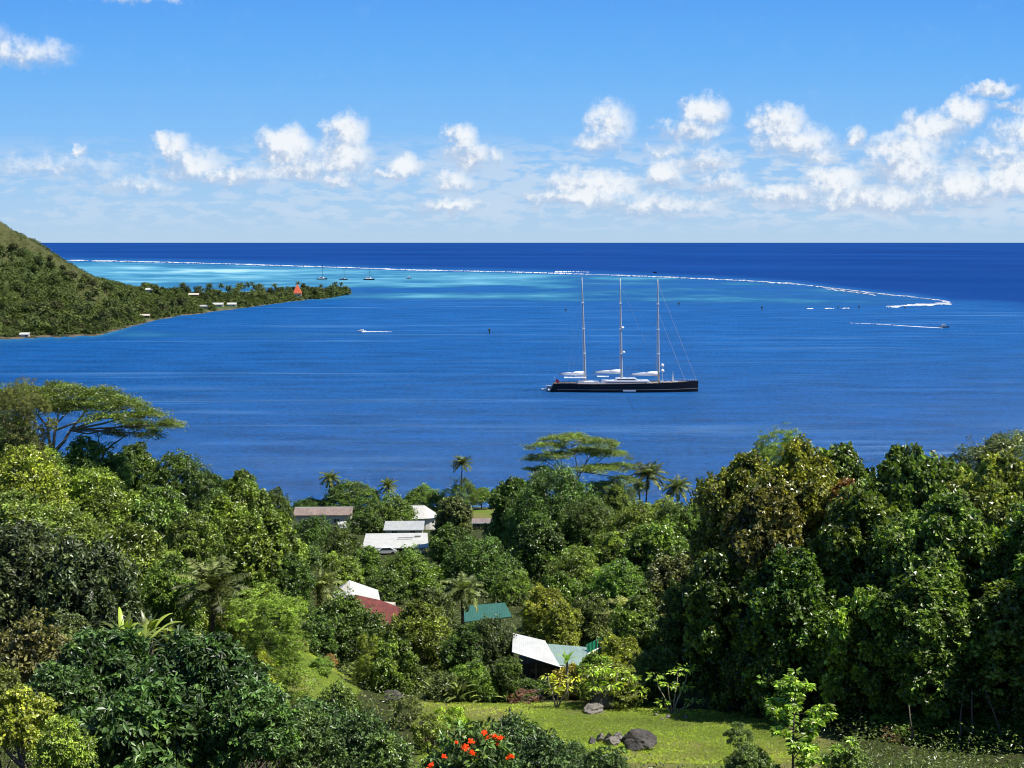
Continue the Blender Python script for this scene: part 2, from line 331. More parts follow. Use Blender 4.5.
blob(640, 279, 50, 2.5, .25); blob(540, 299, 60, 3, .1); blob(250, 335, 160, 2.0, .12); blob(300, 334, 200, 4, .07); blob(700, 297, 80, 4, .12)
blob(140, 334, 30, 5, .22)
tt = (Yg - yn(px)) / np.interp(px, *WD)
sh = sh + (px < 352) * 0.35 * (1 - sst(0, .10, -tt)) * (tt < .4) * (px > -400)
sh = np.clip(sh, 0, 1)
deep = sst(0, 6, ry - py) + (px > 955) * sst(955, 1060, px) * sst(20, -5, py - 300)
deep = np.clip(deep, 0, 1)
me = npmesh('sea', np.stack([U * Yg, Yg, 0 * U], -1).reshape(-1, 3), Fs[:, ::-1], {'shoal': sh.ravel(), 'deep': deep.ravel()}, True)
m = bpy.data.materials.new('sea water'); m.use_nodes = True; t = NT(m.node_tree); p = t.n('BsdfPrincipled'); gp = t.n('NewGeometry').outputs[0]
sh_ = t.attr('shoal')[2]; dp = t.attr('deep')[2]
big = t.noise(t.vm('MULTIPLY', gp, (.0005, .0007, 1)), 1.0, 5, .6); glare = t.noise(t.vm('MULTIPLY', gp, (.0030, .045, 1)), 1.0, 5, .62, dist=0.5)
chop = t.noise(t.vm('MULTIPLY', gp, (.35, .40, .3)), 1.0, 7, .85); swell = t.noise(t.vm('MULTIPLY', gp, (.02, .06, .3)), 1.0, 4, .6)
bay = t.mix(t.mr(big, .35, .65), (0.005, 0.062, 0.215), (0.008, 0.080, 0.260))
bay = t.mix(t.mr(t.m('ADD', chop, t.m('MULTIPLY', swell, .5)), .52, .98, 0, 1), t.scale(bay, .50), t.scale(bay, 1.75))  # light and dark wavelet faces painted into the water colour
sl = t.m('MULTIPLY', t.mr(glare, .53, .68, 0, .75, True), t.mr(t.noise(t.vm('MULTIPLY', gp, (.0016, .006, 1)), 1.0, 3, .5), .38, .58))
bay = t.mix(t.m('MULTIPLY', sl, .6), bay, (0.07, 0.22, 0.46))  # pale glare streaks mixed into the base colour of the bay
oc = t.mix(t.mr(big, .3, .7), (0.003, 0.030, 0.155), (0.007, 0.055, 0.235))  # cloud shadow patches put into the open sea colour
c = t.mix(dp, bay, oc)
rmp = t.n('ValToRGB'); e = rmp.color_ramp; t.put(rmp.inputs[0], sh_)
e.elements[0].position = 0; e.elements[0].color = (0.008, 0.065, 0.21, 1); e.elements[1].position = 1; e.elements[1].color = (0.30, 0.50, 0.58, 1)
for q, col in ((.25, (0.012, 0.095, 0.25)), (.5, (0.030, 0.165, 0.30)), (.75, (0.09, 0.29, 0.42))): k = e.elements.new(q); k.color = (*col, 1)
c = t.mix(t.mr(sh_, 0.02, .22), c, rmp.outputs[0])
t.put(p.inputs['Base Color'], c); t.put(p.inputs['Specular IOR Level'], t.mr(dp, 0, 1, .11, .05))
t.put(p.inputs['Roughness'], t.m('SUBTRACT', 0.24, t.m('MULTIPLY', sl, .1)))
b = t.n('Bump'); b.inputs['Strength'].default_value = 1.0; b.inputs['Distance'].default_value = 2.0; t.put(b.inputs['Height'], t.m('ADD', t.m('MULTIPLY', chop, .5), swell)); t.put(p.inputs['Normal'], b.outputs[0])
df = t.n('BsdfDiffuse'); gl = t.n('BsdfGlossy'); t.put(df.inputs[0], c); gl.inputs['Roughness'].default_value = 0.2
t.put(df.inputs['Normal'], b.outputs[0]); t.put(gl.inputs['Normal'], b.outputs[0]); ms = t.n('MixShader'); t.put(ms.inputs[0], t.m('ADD', t.mr(dp, 0, 1, .085, .03), t.m('MULTIPLY', sl, .10))); t.put(ms.inputs[1], df.outputs[0]); t.put(ms.inputs[2], gl.outputs[0]); t.nt.nodes.remove(p)
o_ = t.n('OutputMaterial'); t.put(o_.inputs[0], ms.outputs[0]); tag(obj('sea', me, m), kind='structure')

# breakers: ragged ridges of foam lying along the reef edge
M['foam'] = mat('sea foam', (0.74, 0.77, 0.80), 0.7, 0.2)
fm = NT.__new__(NT); fm.nt = M['foam'].node_tree; pb_ = [q for q in fm.nt.nodes if q.type == 'BSDF_PRINCIPLED'][0]
fm.put(pb_.inputs['Alpha'], fm.mr(fm.noise(fm.vm('MULTIPLY', fm.n('NewGeometry').outputs[0], (.03, .02, .2)), 1.0, 5, .7), .34, .66, .22, 1.0))
rng = np.random.default_rng(7)
V = []; Fo = []
def foam_strip(pts, wf, seg=1.0, gap=None, hh=1.2):
    xs = [];
    for (x0, y0), (x1, y1) in zip(pts[:-1], pts[1:]):
        n = max(2, int(abs(x1 - x0) / seg))
        for k in range(n): xs.append((x0 + (x1 - x0) * k / n, y0 + (y1 - y0) * k / n))
    xs.append(pts[-1]); prev = None
    for i, (a, b_) in enumerate(xs):
        P = sea(a, b_ + rng.normal(0, .12)); n = float(vnoise(np.array([a / 9.0]), np.array([b_ / 3.0]), 77)[0]); n2 = float(vnoise(np.array([a / 2.5]), np.array([b_]), 78)[0])
        wd = wf(a, b_) * (0.25 + 1.1 * n * n2 * 2) * (P.y / 1500) ** 2 * 30
        if gap and n < gap(a): prev = None; continue
        if gap: wd *= min(1, max(.08, (n - gap(a)) * 7))
        h = hh * (P.y / 2500) * (.4 + n); row = len(V)
        V.extend([(P.x, P.y - wd * .5, 0.05), (P.x, P.y, h), (P.x, P.y + wd * .5, 0.05)])
        if prev is not None: Fo.extend([(prev, row, row + 1, prev + 1), (prev + 1, row + 1, row + 2, prev + 2)])
        prev = row
foam_strip(RF[1:], lambda a, b_: np.interp(a, [70, 500, 700, 800, 950], [.3, .3, .5, 1.0, 1.2]) , gap=lambda a: np.interp(a, [70, 400, 560, 700], [.12, .10, .04, .0]))
foam_strip(RF2, lambda a, b_: 1.0, gap=lambda a: .1)
foam_strip([(555, 272), (575, 271.8), (590, 272.3)], lambda a, b_: .15)
foam_strip([(770, 310.5), (800, 309), (850, 308.5), (889, 307)], lambda a, b_: .16, gap=lambda a: .5)
foam_strip([(830, 289.6), (858, 293), (872, 295)], lambda a, b_: .8, gap=lambda a: .3)
me = bpy.data.meshes.new('surf'); me.from_pydata(V, [], Fo); me.update()
tag(obj('surf', me, M['foam']), 'white breakers rolling along the curved outer edge of the reef', 'surf', kind='stuff')

# ------------------------------------------------------------------ foliage builders
def rand_unit(rng, n): v = rng.normal(size=(n, 3)); return v / np.linalg.norm(v, axis=1)[:, None]
def norm(v): return v / np.maximum(np.linalg.norm(v, axis=1), 1e-9)[:, None]
def leaf_geo(P, N, L, Wd, rng, T=None, shaped=False, droop=0.15):
    """P points, N leaf normals, L lengths, Wd widths -> folded leaf blades"""
    n = len(P)
    if T is None: T = rand_unit(rng, n)
    T = norm(T - N * (T * N).sum(1)[:, None]); B = np.cross(N, T); L = L[:, None]; Wd = Wd[:, None]
    if not shaped:
        V = np.stack([P, P + T * L * .45 + B * Wd * .5 + N * Wd * .12, P + T * L - N * L * droop, P + T * L * .45 - B * Wd * .5 + N * Wd * .12], 1)
        return V.reshape(-1, 3), np.arange(4 * n).reshape(n, 4), 4
    V = np.stack([P, P + T * L * .3 + B * Wd * .45 + N * Wd * .15, P + T * L * .7 + B * Wd * .40 + N * (Wd * .12 - L * droop * .4), P + T * L - N * L * droop,
                  P + T * L * .7 - B * Wd * .40 + N * (Wd * .12 - L * droop * .4), P + T * L * .3 - B * Wd * .45 + N * Wd * .15], 1)
    i = np.arange(n)[:, None] * 6
    return V.reshape(-1, 3), np.concatenate([i + np.array([[0, 1, 2, 3]]), i + np.array([[0, 3, 4, 5]])], 1).reshape(-1, 4), 6

def crown_mesh(name, seed, Rr, H, lobes, clumps, leaves, lsize, lw=0.5, shaped=False, flat=0.75, core=0.12, up=0.6, lobe_r=(.30, .46), skirt=0.0):
    """leaf clumps on the shells of uneven lobes stacked in a domed column of radius Rr, z from 0 to H"""
    rng = np.random.default_rng(seed); asp = H / Rr; A = 2 * math.pi * max(asp - .9, .1) + 6.3
    lobes = max(6, int(lobes * 1.35 * A / 8.5)); k = np.arange(lobes); ph = k * 2.399 + rng.uniform(-.5, .5, lobes); f = (k + .5) / lobes
    hz = asp * (1 - f ** 1.0 * .98) + rng.uniform(-.08, .08, lobes); top = np.clip((hz - (asp - .85)) / .85, 0, .98)
    lr = lobe_r[0] * .72 + (lobe_r[1] - lobe_r[0] * .72) * rng.random(lobes) ** 1.3; rr = np.sqrt(1 - top ** 2) * rng.uniform(.42, .84, lobes); hz = hz - lr * np.where(top > .3, .75, .2)
    LC = np.stack([np.cos(ph) * rr, np.sin(ph) * rr, np.maximum(hz, lr * .6)], 1)
    PP = []; NN = []; vv = []; TT = []; tt = []
    for i in range(lobes):
        clu = int(clumps * 1.8); d = rand_unit(rng, int(clu * 2.4)); d = d[(d[:, 2] > -.6)]
        out = np.array([LC[i][0], LC[i][1], max(0, LC[i][2] - asp + 1)]); out = out / (np.linalg.norm(out) + 1e-6)
        d = d[(d @ out) > -.4][:clu]; cc = LC[i] + d * lr[i] * (.74 + .62 * rng.random((len(d), 1)) ** 1.7); ok = np.ones(len(cc), bool)
        for j in range(lobes):
            if j != i: ok &= np.linalg.norm(cc - LC[j], axis=1) > lr[j] * .76
        cc = cc[ok]; d = d[ok]; m_ = len(cc); lv = rng.uniform(-.12, .12)
        cr = lr[i] * rng.uniform(.10, .34, m_); cv = rng.uniform(.15, .85, m_) * .6 + .22 + lv; ct = (rng.random(m_) < .2) * rng.uniform(.3, 1, m_)
        nl = rng.poisson(leaves * .52, m_) + 3; idx = np.repeat(np.arange(m_), nl); n = len(idx); g = rand_unit(rng, n) * (rng.random((n, 1)) ** .45); g[:, 2] *= flat
        PP.append(cc[idx] + g * cr[idx][:, None]); NN.append(norm(d[idx] * .55 + g * .55 + np.array([0, 0, up]) + rng.normal(size=(n, 3)) * .68))
        vv.append(np.clip(cv[idx] + rng.normal(0, .2, n), 0, 1)); tt.append(np.clip(ct[idx] * rng.uniform(.3, 1.2, n) + (rng.random(n) < .03) * .8, 0, 1)); TT.append(norm(g + d[idx] * .5 + rng.normal(size=(n, 3)) * .5))
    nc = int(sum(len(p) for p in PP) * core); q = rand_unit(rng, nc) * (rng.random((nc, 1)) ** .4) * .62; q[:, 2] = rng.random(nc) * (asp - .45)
    PP.append(q); NN.append(rand_unit(rng, nc)); vv.append(rng.uniform(0, .5, nc)); tt.append(np.zeros(nc)); TT.append(rand_unit(rng, nc))  # inner leaves darker: shade inside the crown set as leaf tone
    P = np.concatenate(PP); Nn = np.concatenate(NN); v = np.concatenate(vv); tp = np.concatenate(tt); T = np.concatenate(TT)
    rmax = np.percentile(np.hypot(P[:, 0], P[:, 1]), 97.5); z0, z1 = np.percentile(P[:, 2], .3), np.percentile(P[:, 2], 98.6)
    P = P * np.array([Rr / rmax, Rr / rmax, 1]); P[:, 2] = (P[:, 2] - z0) / (z1 - z0) * H
    n = len(P); L = lsize * rng.uniform(.65, 1.25, n); V, Fq, k_ = leaf_geo(P, Nn, L, L * lw * rng.uniform(.8, 1.2, n), rng, T, shaped)
    return npmesh(name, V, Fq, {'v': np.repeat(v, k_), 'tip': np.repeat(tp, k_)})

def trunk_mesh(name, seed, H, r, limbs=6, spread=4.0, fork=.35, k=7):
    rnd = random.Random(seed); b = MB(); pts = [Vector((0, 0, -.6))]; d = Vector((rnd.uniform(-.1, .1), rnd.uniform(-.1, .1), 1))
    for i in range(5): pts.append(pts[-1] + d * (H * fork + .6) / 5); d += Vector((rnd.uniform(-.12, .12), rnd.uniform(-.12, .12), 0)); d.normalize()
    b.tube(pts, [r * 1.5, r * 1.1, r, r * .93, r * .88, r * .82], k)
    for j in range(limbs):
        a = j * 2.4 + rnd.uniform(-.4, .4); q = [pts[-1] - Vector((0, 0, rnd.uniform(0, .12) * H * fork))]; dd = Vector((math.cos(a) * .7, math.sin(a) * .7, rnd.uniform(.5, 1.3)))
        Ls = spread * rnd.uniform(.75, 1.1); n = 5
        for i in range(n): q.append(q[-1] + dd.normalized() * Ls / n); dd += Vector((rnd.uniform(-.25, .25), rnd.uniform(-.25, .25), rnd.uniform(-.1, .25)))
        b.tube(q, [r * .62, r * .5, r * .4, r * .3, r * .2, r * .08], 5)
        for s_ in range(2):
            c0 = q[rnd.randint(2, 4)]; d2 = (dd + Vector((rnd.uniform(-1, 1), rnd.uniform(-1, 1), rnd.uniform(-.2, .8)))).normalized()
            b.tube([c0, c0 + d2 * Ls * .22, c0 + d2 * Ls * .42 + Vector((0, 0, Ls * .05))], [r * .25, r * .16, r * .05], 4)
    return b.mesh(name, True)

PROTO = {}
ASP = {'a': 1.25, 'b': 1.9, 'c': 2.8}
def proto(fam, size, asp, var):
    key = (fam, size, asp, var)
    if key in PROTO: return PROTO[key]
    seed = (ord(fam[0]) * 31 + ord(size) * 7 + ord(asp) * 3 + var * 101 + len(fam)) & 0xffff
    Rr, lo, cl, le, ls = {'X': (9.0, 26, 46, 46, .42), 'L': (5.6, 19, 36, 42, .34), 'M': (3.3, 13, 28, 38, .27), 'S': (1.6, 8, 22, 34, .20)}[size]; H = Rr * ASP[asp]
    kw = dict(lw=.5, flat=.75)
    if fam == 'vine': kw = dict(lw=.75, flat=.9, up=.45, lobe_r=(.22, .42)); le = int(le * .9); ls *= 1.1
    if fam == 'fine': kw = dict(lw=.28, flat=.5, up=.8, lobe_r=(.22, .38)); le = int(le * 1.5); ls *= .62
    if fam == 'spec': kw = dict(lw=.55, flat=1.0, up=.35, lobe_r=(.34, .52), core=.2); le = int(le * 1.1); ls *= .95
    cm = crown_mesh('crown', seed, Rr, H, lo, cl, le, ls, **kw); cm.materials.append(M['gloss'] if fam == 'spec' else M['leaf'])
    if ('t', var) not in PROTO: PROTO[('t', var)] = trunk_mesh('trunk', var + 5, 1.0, .035, 6, .45, .45); PROTO[('t', var)].materials.append(M['bark'])
    PROTO[key] = (cm, PROTO[('t', var)], Rr, H); return PROTO[key]
cnt = 0
def tree(fam, px, Y, ytop, wpx, label, col, cat='tree', name=None, group=None, low=.05, depth=1.0):
    """a tree standing on the ground at distance Y; its top and spread as seen"""
    global cnt; cnt += 1
    top = at(px, ytop, Y); g = float(ground(top.x, Y)); H = max(top.z - g, 1.2); Rw = wpx / 2 / F * Y * 1.16
    size = 'X' if Rw > 7.3 else 'L' if Rw > 4.4 else 'M' if Rw > 2.3 else 'S'; Hw = H * (1 - low); q = Hw / Rw; asp = 'a' if q < 1.55 else 'b' if q < 2.3 else 'c'
    if fam == 'tall': fam = 'vine'
    cm, tm, Rr, Hc = proto(fam, size, asp, cnt % 2 if fam == 'broad' and size in 'LM' else 0)
    nm = name or ('tree' if cat == 'tree' else cat.replace(' ', '_'))
    r = empty(nm, (top.x, Y, g), (cnt * 1.7) % 6.28); tag(r, label, cat, group)
    sx = Rw / Rr; Hk = min(Hw, sx * Hc * 1.2); sz = Hk / Hc
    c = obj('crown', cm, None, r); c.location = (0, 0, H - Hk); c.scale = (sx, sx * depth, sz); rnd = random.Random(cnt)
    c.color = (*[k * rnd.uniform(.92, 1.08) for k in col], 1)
    tr = obj('trunk', tm, None, r); th = max(H - Hk * .55, H * .35) / .75; tr.scale = (min(th, Rw * 1.3), min(th, Rw * 1.3), th)
    return r
DK = (.038, .074, .016); MD = (.060, .108, .022); BR = (.082, .128, .026); YG = (.110, .145, .026); OL = (.095, .09, .024); GY = (.062, .088, .034); RU = (.13, .085, .03); FE = (.09, .145, .032)

# ------------------------------------------------------------------ palms
def palm_crown(name, seed, L, nf=32, k=24, sag=1.0, simple=False):
    rng = np.random.default_rng(seed); Vs = []; Fs_ = []; vs = []; ts = []; off = 0
    for i in range(nf):
        az = i * 2.399 + rng.uniform(-.2, .2); el = R(78) - (i / nf) ** .8 * R(105) + rng.uniform(-.1, .1); Lf = L * rng.uniform(.85, 1.05) * (1 if i > 3 else .75)
        n = k; s = np.linspace(0, 1, n); e = el - sag * s ** 1.4 * R(58) * math.cos(max(el, 0) * .5); h = np.array([math.cos(az), math.sin(az)])
        dr = np.stack([np.cos(e) * h[0], np.cos(e) * h[1], np.sin(e)], 1); P = np.cumsum(dr * Lf / n, 0) - dr[0] * Lf / n
        side = np.array([-h[1], h[0], 0.0]); ll = L * .24 * np.sin(np.clip(s * .93 + .07, 0, 1) * math.pi) ** .55
        fv = rng.uniform(.2, .8); old = 1.0 if i > nf * .86 else 0.0
        for sg in (-1, 1):
            hang = -.45 - .35 * s; T = norm(side * sg * .8 + dr * .55 + np.array([0, 0, 1.0]) * hang[:, None] + rng.normal(size=(n, 3)) * .12)
            Nn = norm(np.cross(T, dr) * sg + rng.normal(size=(n, 3)) * .1)
            V, Fq, kk = leaf_geo(P, Nn, ll * rng.uniform(.85, 1.1, n), np.full(n, Lf / n * 1.35), rng, T, False, .25)
            Vs.append(V); Fs_.append(Fq + off); off += len(V); vs.append(np.full(len(V), fv) + rng.normal(0, .06, len(V))); ts.append(np.full(len(V), old * .8 + (.05 if fv > .6 else 0)))
        wv = Lf * .006 + .012; A = P + side * wv; B = P - side * wv; V = np.concatenate([A, B]); q = np.arange(n - 1)
        Vs.append(V); Fs_.append(np.stack([q, q + 1, q + 1 + n, q + n], 1) + off); off += 2 * n; vs.append(np.full(2 * n, .4)); ts.append(np.full(2 * n, .1))
    me = npmesh(name, np.concatenate(Vs), np.concatenate(Fs_), {'v': np.clip(np.concatenate(vs), 0, 1), 'tip': np.concatenate(ts)}); me.materials.append(M['palm']); return me
PC = [palm_crown('crown', 3, 3.9), palm_crown('crown', 8, 4.1, 30, sag=1.25), palm_crown('crown', 12, 3.6, 28, sag=.9)]
pcount = 0
def palm(px, Y, ytop, wpx, label, col=(.07, .11, .03), lean=0.6, name='coconut_palm', group=None, low=None):
    global pcount; pcount += 1; top = at(px, ytop, Y); g = float(ground(top.x, Y)); s = wpx / 2 / F * Y / 2.95
    Hh = (top.z - g) - 2.3 * s
    if low is not None: Hh = low
    r = empty(name, (top.x - lean, Y, g), 0); tag(r, label, 'palm tree', group)
    n = 8; pts = [(lean * (i / n) ** 1.6, .15 * math.sin(i), -.5 + (Hh + .5) * i / n) for i in range(n + 1)]
    b = MB(); b.tube(pts, [.24 * (1 if i else 1.6) * (1 - .045 * i) for i in range(n + 1)], 8); b.build('trunk', M['bark'], r, True)
    c = obj('fronds', PC[pcount % 3], None, r); c.location = (lean, 0, Hh); c.scale = (s,) * 3; c.rotation_euler = (0, 0, pcount * 1.1); c.color = (*col, 1)
    nt = MB(); rr = random.Random(pcount)
    for i in range(6): a = i * 1.05; nt.lathe([(.02, -.13), (.11, -.06), (.13, .03), (.07, .12), (.01, .15)], (lean + .3 * math.cos(a), .3 * math.sin(a), Hh - .25 - .15 * rr.random()), 6)
    nt.build('coconuts', M['nut'], r, True); return r
M['nut'] = mat('coconut husk', (.16, .15, .04), .6)

# ------------------------------------------------------------------ umbrella shaped trees with layered flat crowns
def pad_mesh(name, seed, pads, leaf=.22, dens=1.0):
    rng = np.random.default_rng(seed); PP = []; vv = []; NN = []
    for (cx, cy, cz, rx, ry, th) in pads:
        ncl = int(rx * ry * 5.0 * dens) + 6; a = rng.uniform(0, 6.283, ncl); q = np.sqrt(rng.random(ncl)); wobr = 1 + .25 * np.sin(a * 3 + seed) + .12 * np.sin(a * 7)
        c = np.stack([cx + np.cos(a) * q * rx * wobr, cy + np.sin(a) * q * ry * wobr, cz + th * (1 - q ** 2) * .8 + rng.normal(0, th * .26, ncl) - q ** 4 * th * .5], 1); cv = rng.uniform(.25, .8, ncl)
        nl = rng.poisson(34, ncl) + 12; idx = np.repeat(np.arange(ncl), nl); n = len(idx); g = rng.normal(size=(n, 3)) * np.array([.48, .48, .13])
        PP.append(c[idx] + g); vv.append(np.clip(cv[idx] + rng.normal(0, .1, n), 0, 1)); NN.append(norm(np.array([0, 0, 1.]) + rng.normal(size=(n, 3)) * .45))
    P = np.concatenate(PP); v = np.concatenate(vv); Nn = np.concatenate(NN); n = len(P); L = leaf * 1.7 * rng.uniform(.7, 1.3, n)
    V, Fq, k_ = leaf_geo(P, Nn, L, L * .38, rng)
    me = npmesh(name, V, Fq, {'v': np.repeat(v, k_), 'tip': np.repeat((rng.random(n) < .2) * .5, k_)}); me.materials.append(M['leaf']); return me
def umbrella_tree(px, Y, pads_px, fork_px, label, col, leaf=.2, r=.4, seed=1, dens=1.0, extra=()):
    """pads_px: (px, py, half width px, thickness, depth offset) of each foliage layer"""
    fx = at(fork_px[0], fork_px[1], Y); g = float(ground(fx.x, Y)); root = empty('umbrella_tree', (fx.x, Y, g)); tag(root, label, 'tree')
    k = Y / F; pads = []; b = MB(); rnd = random.Random(seed); fk = Vector((0, 0, fx.z - g))
    b.tube([(0, 0, -.5), (.1, 0, fk.z * .3), (-.1, .1, fk.z * .7), fk], [r * 1.3, r, r * .9, r * .85], 9)
    forks = [fk]; mains = []
    for i in range(4):
        a = i * math.pi / 2 + .5; e = fk + Vector((math.cos(a) * 2.2, math.sin(a) * 2.0, 2.2 + rnd.random())); mid_ = fk + (e - fk) * .5 + Vector((math.cos(a), math.sin(a), -.2)) * .3
        b.tube([fk - Vector((0, 0, .3)), mid_, e], [r * .7, r * .55, r * .45], 6); mains.append(e)
    for (ax, ay, hw, th, dy) in pads_px:
        p_ = at(ax, ay, Y + dy); c = Vector((p_.x - fx.x, dy, p_.z - g)); rw = hw * k; pads.append((c.x, c.y, c.z - th * .5, rw, max(rw * .8, 1.2), th))
        st = min(mains + [fk], key=lambda q: (q - c).length + abs(q.z - c.z)); e = c - Vector((0, 0, th * .4))
        m1 = st.lerp(e, .4) + Vector((rnd.uniform(-.4, .4), 0, rnd.uniform(-.3, .3))); m2 = st.lerp(e, .75) + Vector((0, rnd.uniform(-.3, .3), rnd.uniform(0, .3)))
        b.tube([st, m1, m2, e], [r * .42, r * .3, r * .2, r * .09], 6)
        for s_ in range(5):
            a = rnd.uniform(0, 6.28); d = Vector((math.cos(a) * rw * .75, math.sin(a) * rw * .6, th * .15)); b.tube([m2, m2.lerp(e + d, .5) - Vector((0, 0, .15)), e + d], [r * .16, r * .1, r * .035], 4)
    for e_ in extra:
        pts = []
        for (ax, ay, dy) in e_: p_ = at(ax, ay, Y + dy); pts.append((p_.x - fx.x, dy, p_.z - g))
        n = len(pts); b.tube(pts, [r * (.5 - .42 * i / (n - 1)) for i in range(n)], 6)
    b.build('trunk', M['palebark'], root, True); c = obj('crown', pad_mesh('crown', seed, pads, leaf, dens), None, root); c.color = (*col, 1); return root

umbrella_tree(-5, 150, [(60, 390, 44, 1.3, 0), (20, 392, 34, 1.3, -2), (95, 393, 34, 1.2, 1), (122, 403, 28, 1.0, 0), (-10, 396, 40, 1.3, 1), (146, 413, 24, .8, -1), (166, 423, 16, .5, 0), (138, 425, 18, .5, 2), (75, 404, 30, .8, 4), (150, 432, 12, .4, 0), (30, 404, 34, 1, 6), (105, 415, 18, .5, -2), (112, 432, 14, .35, 1)], (52, 452),
              'wide flat topped umbrella tree spreading over the water at far left', (.062, .100, .020), .17, .36, 3, 1.8,
              extra=[[(100, 470, 1), (104, 452, 1), (112, 445, 1), (128, 434, 0), (146, 427, 0)], [(95, 462, 0), (96, 450, 0), (99, 440, 1), (97, 430, 1)]])
umbrella_tree(580, 262, [(570, 437, 26, .9, 0), (600, 441, 22, .9, 1), (548, 444, 18, .8, -1), (612, 452, 18, .7, 0), (540, 456, 14, .6, 1), (590, 450, 24, .6, 4), (620, 465, 16, .5, 0), (596, 467, 22, .5, -3), (560, 454, 16, .5, -3), (622, 478, 14, .5, 1), (540, 468, 12, .4, 0), (606, 484, 20, .6, 0)], (572, 486),
              'tall sparse umbrella tree against the water above the darkest crowns', (.075, .12, .032), .24, .34, 5, .9)

# ------------------------------------------------------------------ trees, back to front
T = tree
# shore row
T('broad', 310, 371, 499, 34, 'low round dark bush on the shore left of the coconut palms', DK, 'bush')
T('broad', 352, 368, 483, 54, 'wide rounded tree on the shore between two coconut palms', DK, low=.1)
T('broad', 424, 371, 487, 38, 'trimmed round shore bush left of the tallest small palm', MD, 'bush')
T('fine', 462, 368, 480, 44, 'feathery shore tree growing under the small palm', MD)
T('broad', 482, 372, 489, 24, 'small round shore tree at the left end of the yellow green lawn', MD, low=.35)
palm(330, 372, 470, 21, 'leftmost coconut palm on the shore above the round bushes', (.05, .075, .025))
palm(388, 368, 477, 22, 'second coconut palm on the shore, above the white roofs', (.06, .09, .03), -.4)
palm(462, 366, 454, 22, 'coconut palm rising alone above the shore trees in the middle', (.045, .07, .025), .2)
palm(512, 330, 481, 27, 'yellowish coconut palm at the left foot of the sparse umbrella tree', (.10, .12, .04), -.3)
palm(539, 300, 468, 26, 'dark palm directly below the left side of the sparse umbrella tree', (.045, .07, .025), .3)
palm(648, 285, 459, 38, 'large coconut palm standing right of the sparse umbrella tree', (.05, .075, .03), .5)
palm(677, 292, 475, 30, 'small coconut palm right of the large palm beside the water', (.05, .075, .03), -.3)
palm(640, 300, 478, 22, 'low palm tucked behind the large coconut palm', (.05, .08, .03), .1)
T('broad', 706, 300, 497, 34, 'low tree behind the small palm right of the large one', MD)
T('broad', 665, 280, 501, 50, 'pale green tree at the foot of the two right palms', BR)
T('fine', 622, 275, 486, 36, 'thin grey green tree under the right edge of the umbrella crown', GY)
# around the upper roofs
T('broad', 392, 292, 497, 48, 'dense round tree between the pink roof and the big white roof', MD, low=.08)
T('broad', 366, 285, 510, 34, 'low dark tree beside the end of the pink roof', DK)
T('tall', 453, 245, 499, 36, 'tall pale topped tree right of the white roofs', GY, low=.05)
T('broad', 452, 232, 528, 40, 'dark tree below the pale topped tree right of the carport', DK)
T('broad', 472, 232, 540, 34, 'small dark tree under the yellow green lawn', DK)
T('broad', 314, 232, 519, 46, 'dark leafy tree in front of the pink roof', DK)
T('broad', 340, 218, 530, 48, 'dark green tree left of the white carport roof', DK)
T('broad', 300, 205, 545, 44, 'dark tree touching the lit vine covered trees at left', DK)
T('broad', 338, 195, 556, 46, 'bright small tree below the dark trees left of the carport', BR)
T('broad', 365, 205, 549, 34, 'small tree just in front of the left end of the carport', MD)
T('broad', 408, 188, 553, 66, 'round glossy tree below the carport roof', MD, low=.06)
T('broad', 385, 180, 572, 40, 'darker tree behind the white hipped roof', DK)
T('spec', 482, 190, 543, 74, 'broad dome shaped dark tree in the middle with a lit top', DK, low=.03)
T('broad', 458, 192, 560, 44, 'darker crown leaning on the left of the dome shaped tree', DK)
T('broad', 514, 176, 573, 40, 'small lit tree right of the dome shaped tree', MD)
T('tall', 517, 240, 482, 54, 'black green tree on the left slope of the dark group', DK, low=.03)
T('spec', 556, 222, 474, 88, 'largest darkest tree in the middle of the picture', DK, low=.02)
T('spec', 590, 214, 503, 56, 'dark crown on the right flank of the largest dark tree', DK, low=.03)
T('tall', 540, 205, 520, 56, 'shadowy tree in front of the largest dark tree', DK, low=.03)
T('vine', 617, 222, 488, 26, 'narrow column of green vines beside the dark trees', BR, low=.01)
T('broad', 596, 262, 490, 40, 'dark tree behind the vine column under the umbrella crown', DK)
# bright slope in the centre right
T('broad', 640, 205, 508, 66, 'bright green tree at the top of the central slope', BR)
T('broad', 680, 195, 508, 50, 'leafy tree left of the tall bronze tree near the palms', MD)
T('broad', 612, 178, 535, 54, 'pale green tree on the central slope below the vine column', BR)
T('vine', 655, 170, 530, 72, 'large mid green tree in the middle of the central slope', MD)
T('broad', 578, 165, 552, 60, 'lit rounded tree above the pale green roof', BR)
T('broad', 560, 152, 575, 50, 'small tree directly above the white sheet roof', MD)
T('broad', 620, 150, 565, 66, 'leafy tree behind the green fence', MD)
T('vine', 680, 150, 560, 76, 'grey green tree beside the bronze tree', GY)
T('broad', 545, 146, 590, 42, 'yellow green tree right of the teal roof', YG, low=.05)
T('broad', 560, 138, 605, 44, 'bright bush above the join of the white and green roofs', YG)
T('broad', 590, 140, 598, 44, 'dull green bush above the green fence', GY)
T('broad', 640, 128, 600, 62, 'dark leafy tree right of the green fence', MD)
T('broad', 690, 122, 590, 70, 'shaded tree at the foot of the bronze tree', DK)
palm(628, 134, 594, 46, 'palm with browning fronds among bushes behind the fence', (.09, .12, .035), .2)
palm(660, 126, 640, 34, 'short palm hidden in the bushes right of the fence', (.08, .10, .03), .1)
